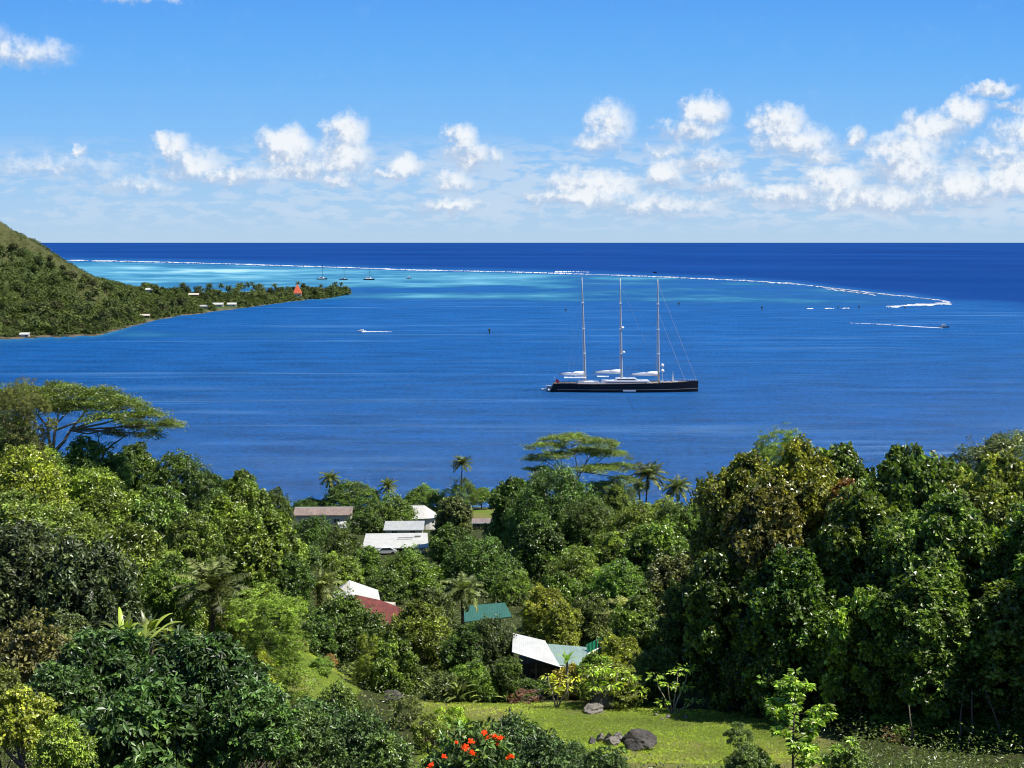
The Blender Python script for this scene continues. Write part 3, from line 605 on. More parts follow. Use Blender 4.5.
# tall right wall
T('fine', 782, 150, 434, 72, 'airy pale crown poking above the bronze tree', (.10, .15, .03), low=.4)
T('vine', 745, 118, 462, 84, 'tall bronze and yellow tree left of centre in the right wall', (.088, .11, .024), low=.02)
T('tall', 800, 112, 451, 100, 'tall yellowish olive tree beside the small rusty orange one', (.10, .118, .025), low=.02)
T('vine', 770, 106, 500, 90, 'brownish vine draped tree in front of the yellowish olive tree', (.066, .080, .026), low=.02)
T('vine', 846, 107, 484, 34, 'small rusty orange leaved tree in the upper right wall', (.13, .08, .03), low=.5)
T('vine', 838, 118, 452, 70, 'green tree right of the orange patches', MD)
T('vine', 905, 112, 457, 88, 'rounded vine covered tree on the right skyline', (.060, .10, .026), low=.02)
T('vine', 950, 122, 470, 80, 'leafy tree in the dip of the right skyline', MD)
T('broad', 1012, 190, 440, 110, 'distant dark rounded tree at the right skyline edge', GY)
T('vine', 1000, 112, 464, 110, 'bright leafy tree at the right edge below the skyline', (.085, .135, .032), low=.02)
T('broad', 940, 138, 465, 50, 'small darker tree behind the dip of the right skyline', DK)
T('vine', 865, 102, 500, 96, 'mid green tree in the middle of the right wall', MD, low=.02)
T('vine', 945, 98, 505, 120, 'broad sunlit tree of the right wall', (.075, .115, .034), low=.02)
T('vine', 1030, 96, 520, 110, 'big leafy tree cut by the right edge', MD, low=.02)
T('tall', 790, 98, 560, 90, 'dark tree filling the base of the right wall left part', DK, low=.02)
T('tall', 720, 104, 560, 70, 'dark tree at the left foot of the right wall', DK, low=.02)
T('vine', 862, 92, 598, 56, 'rounded bright bush tree in front of the right wall', BR, low=.15)
T('tall', 840, 98, 600, 90, 'shadowed tree behind the rounded bright bush tree', DK, low=.01)
T('vine', 930, 90, 580, 100, 'shaded vine tree above the bare trunks at lower right', MD, low=.12)
T('vine', 1020, 88, 590, 100, 'sunlit vine tree at the lower right edge', MD, low=.1)
T('tall', 905, 96, 640, 80, 'dark undergrowth tree between the bare trunks', DK, low=.01)
T('vine', 1092, 92, 482, 150, 'tall leafy tree added past the far right edge to cast shade, only its left fringe in view', MD, low=.02)  # mostly out of view, added for the shadow it throws leftwards
T('vine', 1116, 84, 500, 140, 'leafy tree added outside the lower right corner to cast shade', DK, low=.02)  # unseen tree added to shade the ground at lower right
T('broad', 925, 87, 736, 90, 'low dark bush added to darken the ground right of the dry brush', DK, 'bush')  # dark filler over bare ground where the tree shadow falls short
T('broad', 1005, 86, 732, 90, 'low dark bush added to darken the ground at the lower right corner', DK, 'bush')  # added bush, its dark tone makes up for missing shadow
T('tall', 985, 96, 640, 90, 'dark undergrowth tree at the lower right edge', DK, low=.01)
T('tall', 755, 100, 635, 70, 'dark shrub mass at the back of the lawn', DK, low=.01)
# left slope
T('fine', 22, 132, 386, 52, 'tree with reddish blossom tufts at the far left edge', (.06, .085, .026), low=.1)
T('broad', 5, 140, 420, 60, 'dark tree under the red tufted tree at the left edge', DK)
T('broad', 88, 150, 444, 76, 'mid green tree under the flat umbrella crown', MD)
T('broad', 40, 145, 452, 70, 'dark tree in front of the umbrella tree trunk', MD)
T('broad', 134, 162, 448, 52, 'rounded dark tree right of the umbrella tree branches', DK)
T('broad', 178, 160, 459, 62, 'dark green tree on the left skyline beside the water', DK, low=.05)
T('broad', 212, 170, 476, 34, 'small tree in a notch of the left skyline', DK)
T('vine', 240, 172, 476, 60, 'vine covered tree at the right end of the left skyline', MD, low=.03)
T('broad', 274, 182, 492, 34, 'last tree of the left skyline next to the pink roof', DK)
T('vine', 225, 150, 502, 66, 'bright vine clad tree below the left skyline', BR, low=.02)
T('vine', 272, 158, 515, 52, 'lit vine clad tree left of the pink roofed house', BR, low=.02)
T('vine', 255, 140, 540, 60, 'leafy vine mass above the feathery bright bush', BR, low=.02)
T('broad', 288, 140, 560, 48, 'shadowed tree above the feathery bright bush', DK)
T('broad', 20, 118, 455, 100, 'bright yellow green tree high on the left slope', YG)
T('broad', 90, 120, 478, 96, 'leafy green tree in the middle of the left slope', BR)
T('broad', 150, 122, 496, 80, 'pale green tree right of the middle of the left slope', (.075, .125, .035))
T('broad', 190, 118, 520, 60, 'green tree on the left slope above the palm', MD)
T('broad', 60, 104, 512, 96, 'mid green tree low on the left slope', BR)
T('broad', 128, 104, 530, 84, 'bright leafy tree low on the left slope', BR)
T('broad', 5, 98, 500, 90, 'yellowish tree at the left edge of the slope', (.09, .13, .03))
T('spec', 20, 86, 535, 110, 'dark glittering tree with small shiny leaves at left edge', (.034, .052, .024), low=.02)
T('spec', 86, 84, 548, 100, 'dark glittering tree beside the one at the left edge', (.034, .054, .024), low=.02)
T('broad', 170, 100, 560, 56, 'leafy bush left of the short palm', MD)
# around the red roof, in front of it and the lower middle
palm(212, 96, 556, 84, 'short coconut palm with pale drooping fronds on the left slope', (.055, .08, .028), .1)
palm(318, 152, 566, 52, 'coconut palm with drooping fronds left of the white hipped roof', (.07, .10, .035), .1)
palm(462, 140, 573, 44, 'low palm with upright fronds left of the teal roof', (.06, .09, .035), -.1)
T('fine', 262, 95, 592, 84, 'feathery bright green bush below the short coconut palm', (.095, .17, .03), 'bush', low=.03)
T('fine', 232, 98, 604, 50, 'feathery yellowish bush beside the short coconut palm', YG, 'bush', low=.03)
T('broad', 345, 132, 600, 88, 'round dark tree in front of the red roof', DK, low=.1)
T('broad', 312, 128, 620, 50, 'dark bush at the left foot of the tree before the red roof', DK, 'bush')
T('broad', 420, 124, 604, 68, 'tree with yellowing leaf tips right of the red roof', (.075, .10, .022), low=.05)
T('broad', 434, 134, 592, 44, 'dull green tree between the red roof and the teal roof', GY, low=.05)
T('spec', 486, 119, 622, 50, 'dark shiny tree left of the white sheet roof', (.034, .058, .022), low=.02)
T('broad', 466, 118, 630, 48, 'dark tree beside the shiny one, left of the sheet roofed house', DK, low=.02)
T('broad', 395, 108, 640, 46, 'dull bush below the yellow tipped tree', MD, 'bush', low=.02)
T('fine', 368, 108, 636, 30, 'small bright bush left of the yellow tipped tree', YG, 'bush', low=.02)
T('broad', 352, 113, 667, 42, 'clipped hedge bush above the clearing', (.065, .105, .03), 'bush', low=.02)
T('broad', 385, 112, 664, 46, 'hedge bush with pale young leaves right of the clearing', (.075, .12, .035), 'bush', low=.02)
T('broad', 416, 111, 668, 40, 'hedge bush at the left edge of the lawn', (.06, .10, .03), 'bush', low=.02)
T('broad', 472, 107, 664, 50, 'leafy bush at the top left of the lawn', MD, 'bush', low=.02)
T('broad', 446, 106, 676, 40, 'bush with brown twigs beside the lawn', GY, 'bush', low=.02)
T('fine', 322, 104, 672, 36, 'low bright bush in the middle of the grassy slope at left', (.09, .15, .03), 'bush', low=.02)
T('fine', 296, 110, 656, 26, 'wispy dry yellowish bush in the left clearing', (.15, .18, .05), 'bush', low=.02)
T('fine', 330, 114, 655, 18, 'wispy straw coloured bush right of the left clearing', (.15, .12, .055), 'bush', low=.02)
T('fine', 255, 78, 655, 50, 'light green bush above the big dark leaved shrub', (.13, .19, .03), 'bush', low=.02)
# bushes around the near house
T('broad', 620, 112, 640, 50, 'yellow green bush right of the near house', YG, 'bush', low=.05)
T('broad', 596, 108, 656, 40, 'lit bush under the pale green roof end', BR, 'bush', low=.05)
T('broad', 655, 108, 652, 50, 'shaded bush behind the thin stemmed shrub', MD, 'bush', low=.05)
T('broad', 612, 103, 668, 64, 'broad leafy bush at the back edge of the lawn', BR, 'bush', low=.3)
T('broad', 640, 106, 690, 50, 'dark low bush behind the big boulder', DK, 'bush', low=.02)
T('broad', 533, 110, 680, 36, 'dark low bush in front of the open side of the near house', DK, 'bush')
T('spec', 505, 107, 660, 30, 'dark climbing shrub at the left corner of the near house', DK, 'bush', low=.02)
T('broad', 570, 108, 668, 34, 'golden leaved bush in front of the near house', (.14, .16, .03), 'bush', low=.05)

# ------------------------------------------------------------------ near shrubs with large leaves
def near_proto(key, seed, Rr, H, lobes, clumps, leaves, ls, lw, matn, **kw):
    me = crown_mesh('foliage', seed, Rr, H, lobes, clumps, leaves, ls, lw, shaped=True, **kw); me.materials.append(M[matn]); return me
NP = {'big': near_proto('big', 101, 2.6, 3.4, 16, 34, 22, .26, .42, 'gloss', skirt=.6, flat=.35, up=.9, core=.08, lobe_r=(.22, .36)),
      'big2': near_proto('big2', 113, 2.2, 2.8, 13, 30, 20, .24, .45, 'gloss', skirt=.6, flat=.4, up=.8, core=.08, lobe_r=(.22, .38)),
      'mid': near_proto('mid', 127, 1.5, 1.9, 12, 30, 26, .13, .5, 'gloss', skirt=.5, flat=.6, up=.6, core=.1),
      'mid2': near_proto('mid2', 131, 1.4, 1.7, 11, 28, 26, .12, .6, 'leaf', skirt=.5, flat=.6, up=.6, core=.1),
      'loose': near_proto('loose', 137, 1.6, 2.2, 14, 14, 16, .17, .42, 'leaf', skirt=.7, flat=.7, up=.5, core=.03, lobe_r=(.14, .24))}
TMs = trunk_mesh('stem', 77, 1.0, .03, 7, .5, .3); TMs.materials.append(M['bark'])
ncount = 0
def shrub(key, px, Y, ytop, wpx, label, col, cat='shrub', low=.05, base=None, name=None):
    global ncount; ncount += 1; top = at(px, ytop, Y); g = float(ground(top.x, Y)); H = max(top.z - g, .8)
    me = NP[key]; Hfull = H; Rr, Hc = {'big': (2.6, 3.4), 'big2': (2.2, 2.8), 'mid': (1.5, 1.9), 'mid2': (1.4, 1.7), 'loose': (1.6, 2.2)}[key]
    r = empty(name or cat.replace(' ', '_'), (top.x, Y, g), ncount * 2.1); tag(r, label, cat); Rw = wpx / 2 / F * Y; sx = Rw / Rr
    cz = min(max(H * (1 - low), .4), sx * Hc * 1.15); c = obj('foliage', me, None, r); c.location = (0, 0, H - cz); c.scale = (sx, sx, cz / Hc); c.color = (*col, 1)
    s_ = obj('stem', TMs, None, r); s_.scale = (H * .8,) * 3; return r
DG = (.026, .058, .020)
shrub('big', 110, 46, 640, 150, 'big dark leaved shrub at lower left, its left half', DG)
shrub('big', 196, 43, 638, 136, 'big dark leaved shrub at lower left, its right half', DG)
shrub('big2', 140, 38, 690, 170, 'dark leaved shrub in front at the lower left', (.03, .065, .022))
shrub('big2', 250, 38, 690, 100, 'large leaved shrub right of the big dark shrubs', (.034, .075, .022))
shrub('big2', 60, 42, 668, 90, 'large leaved shrub left of the big dark shrubs', (.03, .065, .02))
shrub('mid2', 30, 58, 622, 100, 'brownish olive shrub at the left edge above the corner', (.06, .068, .03))
shrub('mid2', 70, 62, 618, 70, 'dull green shrub above the big dark leaved shrub', (.05, .075, .03))
shrub('mid2', 20, 34, 692, 84, 'yellow green shrub filling the lower left corner', YG)
shrub('mid', 62, 31, 722, 70, 'lime green shrub at the bottom near the left corner', (.10, .16, .03))
shrub('mid', -10, 40, 668, 70, 'dull leafy shrub cut by the left edge', (.07, .10, .03))
shrub('big2', 318, 47, 704, 84, 'glossy shrub left of the lawn', (.032, .068, .026))
shrub('mid', 365, 44, 716, 74, 'small leaved glossy shrub beside the lawn corner', (.036, .072, .028))
shrub('mid', 300, 40, 712, 80, 'small leaved shrub at the bottom left of the lawn', (.045, .085, .03))
shrub('mid2', 385, 38, 738, 70, 'low leafy shrub at the bottom left of the orange blossoms', (.05, .09, .03))
shrub('mid2', 338, 56, 686, 50, 'pale leafy shrub under the hedge', (.06, .10, .03))
shrub('mid2', 262, 60, 676, 46, 'light leafy shrub at the edge of the left clearing', (.13, .19, .035))
shrub('loose', 452, 86, 708, 46, 'lime green plant on the lower left of the lawn', (.13, .21, .03), 'plant')
shrub('loose', 428, 84, 716, 40, 'sparse olive plant beside the lime green plant', (.09, .13, .035), 'plant')
shrub('loose', 405, 92, 698, 34, 'thin grey green plant at the lawn corner', GY, 'plant')
shrub('mid2', 440, 29, 754, 60, 'leafy shrub left of the orange blossoms at the bottom edge', (.06, .105, .03))
shrub('mid', 545, 30, 738, 84, 'dark glossy shrub right of the orange blossoms', (.032, .064, .026))
shrub('mid', 512, 33, 722, 90, 'dark glossy shrub behind the orange blossoms', (.032, .064, .026))
shrub('mid', 604, 33, 752, 70, 'glossy shrub at the bottom below the stone heap', (.045, .085, .03))
shrub('mid', 575, 36, 744, 40, 'small glossy shrub at the bottom edge of the lawn', (.04, .08, .03))
shrub('mid', 748, 36, 748, 60, 'low shrub left of the sapling at the bottom edge', (.055, .095, .03))
shrub('mid2', 850, 38, 750, 60, 'low shrub right of the sapling at the bottom edge', (.06, .10, .035))
shrub('loose', 738, 42, 724, 30, 'thin leafy shoot left of the sapling', (.06, .10, .035), 'plant', low=.2)
# plants on the banks of the lawn
shrub('loose', 522, 106, 692, 40, 'dry reddish brush heap at the corner of the near house', (.07, .045, .035), 'brush heap', low=.0)
shrub('loose', 902, 86, 740, 44, 'dry brown brush under the bare trunks', (.06, .045, .032), 'brush heap', low=.0)
shrub('loose', 850, 88, 738, 30, 'low dry brush at the right end of the lawn', (.05, .042, .025), 'brush heap', low=.0)

# flowering shrub in the foreground, orange blossoms
fs = empty('flowering_shrub', (at(478, 740, 27).x, 27, float(ground(at(478, 740, 27).x, 27)))); tag(fs, 'shrub with bright orange blossoms at the bottom centre', 'flowering shrub')
top = at(478, 736, 27); Hs = top.z - fs.location.z
c = obj('foliage', NP['mid'], None, fs); c.scale = (1.05, 1.0, min(Hs, 2.4) / 1.9); c.location = (0, 0, max(Hs - 2.4, 0)); c.color = (.045, .09, .03, 1); s_ = obj('stem', TMs, None, fs); s_.scale = (Hs * .8,) * 3
M['petal'] = leaf_mat('orange petal', .5, .35, warm=.5)
def blossom(seed):
    rng = np.random.default_rng(seed); n = 90; d = rand_unit(rng, n); d[:, 2] = np.abs(d[:, 2]) * .8; P = d * .07 * rng.uniform(.2, 1.7, (n, 1)); T = norm(d + rng.normal(size=(n, 3)) * .4)
    V, Fq, k_ = leaf_geo(P, norm(rng.normal(size=(n, 3)) + [0, 0, 1]), rng.uniform(.04, .08, n), rng.uniform(.02, .04, n), rng, T, True)
    me = npmesh('blossom', V, Fq, {'v': np.repeat(rng.uniform(.0, .75, n), k_), 'tip': np.repeat(rng.uniform(0, .4, n), k_)}); me.materials.append(M['petal']); return me
bl = [blossom(4), blossom(9)]
for i, (bx, by, s_) in enumerate([(465, 748, 1.15), (471, 742, 1.0), (472, 754, 1.0), (494, 737, 1.1), (501, 739, 1.0), (488, 738, .8), (484, 733, .9), (444, 757, .8), (456, 743, .6), (511, 757, 1.0), (508, 759, .7), (431, 766, 1.1), (497, 744, .6)]):
    p_ = at(bx, by, 26.3 if by > 745 else 26.6); o_ = obj('blossom', bl[i % 2], None, fs); o_.location = p_ - fs.location; o_.scale = (s_ * .6,) * 3; o_.color = (.70, .10, .018, 1); o_.rotation_euler = (0.5, 0, i)

# sapling at the lower right: one straight stem with tiers of big leaves
def sapling(px, Y, ytop, label):
    rng = np.random.default_rng(55); top = at(px, ytop, Y); g = float(ground(top.x, Y)); H = top.z - g; r = empty('sapling', (top.x, Y, g)); tag(r, label, 'sapling')
    b = MB(); b.tube([(0, 0, -.3), (.03, 0, H * .3), (-.02, .02, H * .65), (.0, 0, H * .96)], [.05, .045, .032, .012], 7)
    PP = []; TT = []; NN = []; vv = []; k = Y / F
    tips = []
    for i in range(52):
        f = rng.uniform(.18, 1.0); az = i * 2.4; wmax = 80 * k * (1 - ((f - .42) / .62) ** 2) * .85
        Lb = wmax * rng.uniform(.55, 1.0) + .1; s0 = Vector((0, 0, H * f * .93)); e = s0 + Vector((math.cos(az) * Lb, math.sin(az) * Lb, Lb * rng.uniform(.15, .6)))
        mpt = s0.lerp(e, .5) - Vector((0, 0, Lb * .08)); b.tube([s0, mpt, e], [.018, .012, .006], 5); tips += [(e, 34), (mpt, 38), (s0.lerp(e, .75), 38)]
    tips.append((Vector((0, 0, H * .97)), 14))
    for e, n in tips:
        a = rng.uniform(0, 6.28, n); el = rng.uniform(-.5, .6, n); T = np.stack([np.cos(a) * np.cos(el), np.sin(a) * np.cos(el), np.sin(el)], 1)
        PP.append(np.tile(np.array(e), (n, 1)) + T * .04); TT.append(T); NN.append(norm(np.array([0, 0, 1.]) + rng.normal(size=(n, 3)) * .35)); vv.append(rng.uniform(.2, 1, n))
    P = np.concatenate(PP); T = np.concatenate(TT); N_ = np.concatenate(NN); v = np.concatenate(vv); n = len(P); L = rng.uniform(.13, .24, n)
    V, Fq, k_ = leaf_geo(P, N_, L, L * .5, rng, T, True, .25); b.build('stem', M['bark'], r, True)
    me = npmesh('leaves', V, Fq, {'v': np.repeat(v, k_), 'tip': np.repeat((rng.random(n) < .25) * .7, k_)}); me.materials.append(M['leaf']); c = obj('leaves', me, None, r); c.color = (.085, .15, .028, 1)
sapling(796, 37, 664, 'young sapling with a thin dark stem in front of the lawn')

# thin stemmed shrub with leaf tufts on the lawn
def tuft_shrub(px, Y, ybase, tufts, label, col, leafL=.42, name='tufted_shrub', cat='shrub', n=34, mat_='leaf'):
    rng = np.random.default_rng(int(px)); b0 = at(px, ybase, Y); g = float(ground(b0.x, Y)); r = empty(name, (b0.x, Y, g)); tag(r, label, cat); b = MB(); PP = []; TT = []; NN = []; vv = []
    for (tx, ty, dy, s_) in tufts:
        p_ = at(tx, ty, Y + dy); e = Vector((p_.x - b0.x, dy, p_.z - g)); b.tube([(rng.uniform(-.12, .12), 0, -.2), (e.x * .35, e.y * .3, e.z * .35), (e.x * .85, e.y * .8, e.z * .7), e], [.07, .055, .045, .02], 6)
        m_ = int(n * s_); a = rng.uniform(0, 6.28, m_); el = rng.uniform(-.35, .5, m_); T = np.stack([np.cos(a) * np.cos(el), np.sin(a) * np.cos(el), np.sin(el)], 1); q = rng.uniform(.1, .8, (m_, 1)) * s_
        PP.append(np.tile(np.array(e), (m_, 1)) + T * q * np.array([1, 1, .35])); TT.append(T); NN.append(norm(np.array([0, 0, 1.]) + rng.normal(size=(m_, 3)) * .3)); vv.append(rng.uniform(.3, 1, m_))
    P = np.concatenate(PP); T = np.concatenate(TT); m_ = len(P); L = rng.uniform(.7, 1.1, m_) * leafL
    V, Fq, k_ = leaf_geo(P, np.concatenate(NN), L, L * .34, rng, T, True, .3); b.build('stem', M['palebark'], r, True)
    me = npmesh('leaves', V, Fq, {'v': np.repeat(np.concatenate(vv), k_), 'tip': np.repeat((rng.random(m_) < .2) * .7, k_)}); me.materials.append(M[mat_]); c = obj('leaves', me, None, r); c.color = (*col, 1)
tuft_shrub(672, 99, 727, [(664, 702, 0, .8), (682, 686, .5, 1.0), (668, 684, -.3, .8), (678, 672, .8, 1.1), (694, 701, 0, .8), (656, 676, 1, 1.0), (688, 668, 1.2, 1.0)], 'thin pale stemmed shrub with flat leaf tufts on the lawn', (.10, .17, .03))
tuft_shrub(556, 102, 716, [(552, 690, 0, .8), (560, 682, .2, 1.0), (568, 688, -.2, 1.0), (574, 678, .3, .9), (548, 676, 0, .6)], 'yellow green shrub with reddish stems in front of the near house', (.15, .19, .03))
tuft_shrub(604, 101, 715, [(592, 672, 0, 1.2), (604, 668, .5, 1.2), (618, 672, 0, 1.2), (630, 678, .2, 1.1), (612, 684, -.5, 1.1), (596, 686, -.5, 1.1), (640, 690, 0, .9)], 'flat layered bush beside the big boulder', (.11, .18, .03), n=46)

# banana plants: broad upright leaves from a thick stem
def banana(px, Y, ytop, label, col, n=8, seed=1, s_l=.72):
    rng = np.random.default_rng(seed); top = at(px, ytop, Y); g = float(ground(top.x, Y)); H = top.z - g; r = empty('banana_plant', (top.x, Y, g)); tag(r, label, 'banana plant'); b = MB()
    st = max(H - 1.75 * s_l, .3); b.lathe([(.16, -.2), (.14, st * .5), (.10, st), (.04, st + .3)], k=8); b.build('stem', M['palebark'], r, True); V = []; Fq = []; vv = []
    for i in range(n):
        az = i * 2.4 + rng.uniform(-.3, .3); el = R(86) - i / n * R(42); L = rng.uniform(1.5, 2.1) * s_l; m_ = 9; s = np.linspace(0, 1, m_); e = el - s ** 1.6 * R(70) * (.5 + i / n); dr = np.stack([np.cos(e) * math.cos(az), np.cos(e) * math.sin(az), np.sin(e)], 1)
        P = np.cumsum(dr * L / m_, 0) + [0, 0, st]; sd_ = np.array([-math.sin(az), math.cos(az), 0]); w_ = .20 * s_l * np.sin(np.clip(s * .9 + .08, 0, 1) * math.pi) ** .5; b0 = len(V)
        for j in range(m_): V += [P[j] + sd_ * w_[j] - [0, 0, w_[j] * .3], P[j], P[j] - sd_ * w_[j] - [0, 0, w_[j] * .3]]
        for j in range(m_ - 1): q = b0 + j * 3; Fq += [(q, q + 1, q + 4, q + 3), (q + 1, q + 2, q + 5, q + 4)]
        vv += [rng.uniform(.3, 1)] * (3 * m_)
    me = npmesh('leaves', np.array(V), np.array(Fq), {'v': vv, 'tip': np.zeros(len(V))}, True); me.materials.append(M['leaf']); c = obj('leaves', me, None, r); c.color = (*col, 1)
banana(567, 106, 648, 'banana plant with upright leaves before the pale green roof', (.07, .14, .03), 8, 3)
def fountain(px, Y, ytop, label, col, n=20, seed=1):
    """a stemless clump of long arching leaves"""
    rng = np.random.default_rng(seed); top = at(px, ytop, Y); g = float(ground(top.x, Y)); H = top.z - g; base = max(0, H - 2.2); r = empty('broad_leaved_plant', (top.x, Y, g)); tag(r, label, 'plant')
    b = MB(); b.lathe([(.16, -.3), (.13, base * .6), (.10, base + .3), (.03, base + .6)], k=8); b.build('stem', M['bark'], r, True); V = []; Fq = []; vv = []
    for i in range(n):
        az = i * 2.4 + rng.uniform(-.5, .5); el = R(88) - (i / n) * R(55) + rng.uniform(-.15, .15); L = 2.3 * rng.uniform(.6, 1.05); m_ = 9; s = np.linspace(0, 1, m_); e = el - s ** 1.5 * R(75) * rng.uniform(.3, 1.1); dr = np.stack([np.cos(e) * math.cos(az), np.cos(e) * math.sin(az), np.sin(e)], 1)
        P = np.cumsum(dr * L / m_, 0) + [rng.uniform(-.3, .3), rng.uniform(-.3, .3), base]; sd_ = np.array([-math.sin(az), math.cos(az), 0]); w_ = .15 * np.sin(np.clip(s * .86 + .1, 0, 1) * math.pi) ** .7; b0 = len(V)
        for j in range(m_): V += [P[j] + sd_ * w_[j] - [0, 0, w_[j] * .4], P[j], P[j] - sd_ * w_[j] - [0, 0, w_[j] * .4]]
        for j in range(m_ - 1): q = b0 + j * 3; Fq += [(q, q + 1, q + 4, q + 3), (q + 1, q + 2, q + 5, q + 4)]
        vv += [rng.uniform(.1, .9)] * (3 * m_)
    me = npmesh('leaves', np.array(V), np.array(Fq), {'v': vv, 'tip': np.zeros(len(V))}, True); me.materials.append(M['leaf']); c = obj('leaves', me, None, r); c.color = (*col, 1)
fountain(124, 74, 606, 'bright long leaved plant above the big dark leaved shrub', (.10, .15, .03), 22, 5)
fountain(150, 76, 603, 'tallest bright long leaved plant left of the short palm', (.10, .145, .03), 22, 8)
fountain(172, 78, 616, 'dull long leaved plant at the foot of the short palm', (.07, .10, .03), 20, 11)
fountain(138, 70, 618, 'small long leaved plant low between the bright ones and the dark shrub', (.085, .125, .03), 18, 14)
fountain(458, 105, 672, 'long leaved plant at the top left corner of the lawn', (.06, .09, .03), 22, 17)
fountain(484, 106, 676, 'pale long leaved plant right of the leafy lawn bush', (.085, .115, .04), 22, 21)
fountain(438, 106, 680, 'drooping long leaved plant left of the leafy lawn bush', (.07, .10, .035), 20, 25)

# bare trunks and roots at the foot of the right wall
for i, (x0, y0, x1, y1, lb) in enumerate([(955, 752, 962, 700, 'two pale roots'), (968, 752, 972, 690, ''), (911, 738, 909, 705, ''), (1003, 742, 985, 690, ''), ]):
    a = at(x0, y0, 84); g = float(ground(a.x, 84)); e = at(x1, y1, 85) - Vector((a.x, 84, g)); b = MB(); b.tube([(0, 0, -.3), (e.x * .4 + .15, .2, e.z * .3), (e.x * .6 - .1, .1, e.z * .65), (e.x, e.y, e.z)], [.10, .075, .06, .03], 7)
    tag(b.build('bare_trunk', M['bark'], None, True), ['pale bare trunk left of the pair at lower right', 'pale bare trunk right of the pair at lower right', 'short pale trunk under the shaded vine tree', 'slanting bare trunk nearest the right edge', 'long bare branch rising above the short pale trunk'][i], 'trunk', 'bare trunks in the shade at lower right').location = (a.x, 84, g)

# ------------------------------------------------------------------ rocks
M['rock'] = mat('dark basalt', (.075, .068, .062), .9, .3, nscale=3, namt=.6, bump=.8, bscale=7)
M['palerock'] = mat('lichen basalt', (.20, .18, .16), .9, .3, nscale=3, namt=.5, bump=.8, bscale=7)
def rock(px, py, Y, w_, h_, label, m='rock', seed=1, d_=None, group=None):
    a = at(px, py, Y); g = float(ground(a.x, Y)); rng = np.random.default_rng(seed); import bmesh
    bm = bmesh.new(); bmesh.ops.create_icosphere(bm, subdivisions=4, radius=1.0)
    cuts = rand_unit(rng, 11); dist = rng.uniform(.45, .85, 11)
    for v in bm.verts:
        c_ = np.array(v.co); s_ = 1.0
        for q, dd in zip(cuts, dist):
            t_ = c_ @ q
            if t_ > dd: s_ = min(s_, dd / t_)
        n = 1 + .22 * (float(fbm(np.array([c_[0] * 2.5 + seed]), np.array([c_[1] * 2.5 + c_[2] * 3]), seed)[0]) - .5) * 2
        v.co = Vector((c_[0] * s_ * n * w_ / 2, c_[1] * s_ * n * (d_ or w_) / 2, c_[2] * s_ * n * h_ * .62))
    me = bpy.data.meshes.new('rock'); bm.to_mesh(me); bm.free(); o_ = obj('rock', me, M[m]); o_.location = (a.x, Y, g + h_ * .3); tag(o_, label, 'rock', group)
rock(601, 712, 101, 2.1, 2.6, 'tall dark boulder at the top edge of the lawn', seed=2)
rock(593, 724, 99, 2.2, .7, 'low pale boulder in front of the tall dark one', 'palerock', 3)
rock(392, 713, 101, 2.2, 1.1, 'low grey rock left of the lime green plant', 'rock', 5)
rock(641, 764, 84.5, 2.2, 1.5, 'dark boulder at the right end of the stone heap', seed=9)
for i, (a, b_, w_, h_) in enumerate([(600, 752, .7, .5), (609, 756, .8, .6), (619, 752, .9, .7), (628, 757, .8, .6), (613, 762, 1.0, .5), (592, 758, .8, .4), (633, 748, .6, .5)]):
    rock(a, b_, 87.5 - (b_ - 748) * .13, w_ * 1.1, h_ * 1.4, 'grey brown stone piled left of the dark boulder', 'rock' if i % 2 else 'palerock', 20 + i, group='stones of the heap at the bottom of the lawn')
rock(424, 762, 86, 1.8, 2.6, 'dark brown stone among shrubs left of the orange blossoms', seed=31)
for i, (a, b_, w_, h_) in enumerate([(656, 726, .5, .25), (668, 730, .6, .25), (662, 735, .4, .2), (685, 729, .5, .2), (676, 734, .35, .2)]):
    rock(a, b_, 98 - (b_ - 726) * .2, w_ * .8, h_, 'small stone lying at the foot of the thin pale stemmed shrub', 'palerock', 40 + i, group='small stones on the lawn')

# ------------------------------------------------------------------ houses
def paint(name, col, **k): M[name] = mat(name, col, k.pop('rough', .55), k.pop('spec', .4), nscale=k.pop('nscale', .8), namt=k.pop('namt', .14), **k)
def sheet(name, col, rib=5.0, rough=.45, amt=.12, ax=0):
    m = bpy.data.materials.new(name); m.use_nodes = True; t = NT(m.node_tree); p = t.n('BsdfPrincipled'); tc = t.n('TexCoord').outputs['Object']; s_ = t.n('SeparateXYZ'); t.put(s_.inputs[0], tc)
    n1 = t.noise(tc, .7, 5, .6); n2 = t.noise(t.vm('MULTIPLY', tc, (4, .4, 1)), 1.0, 4, .6)
    t.put(p.inputs['Base Color'], t.mix(t.mr(t.m('ADD', t.m('MULTIPLY', n1, .5), t.m('MULTIPLY', n2, .5)), .35, .65), tuple(c * (1 - amt * 1.6) for c in col), tuple(min(1, c * (1 + amt)) for c in col)))
    p.inputs['Roughness'].default_value = rough; b = t.n('Bump'); b.inputs['Strength'].default_value = .25; b.inputs['Distance'].default_value = .02
    t.put(b.inputs['Height'], t.m('SINE', t.m('MULTIPLY', s_.outputs[ax], rib * 6.28))); t.put(p.inputs['Normal'], b.outputs[0]); o_ = t.n('OutputMaterial'); t.put(o_.inputs[0], p.outputs[0]); M[name] = m
sheet('white roof', (.50, .50, .46), amt=.09); sheet('grey white roof', (.40, .41, .39)); sheet('pink roof', (.25, .19, .155), amt=.2); sheet('red roof', (.14, .03, .02), amt=.3, rough=.85); sheet('teal roof', (.03, .12, .085), rough=.65)
sheet('pale green roof', (.22, .30, .25)); sheet('fence sheet', (.02, .30, .16), rib=2.5)
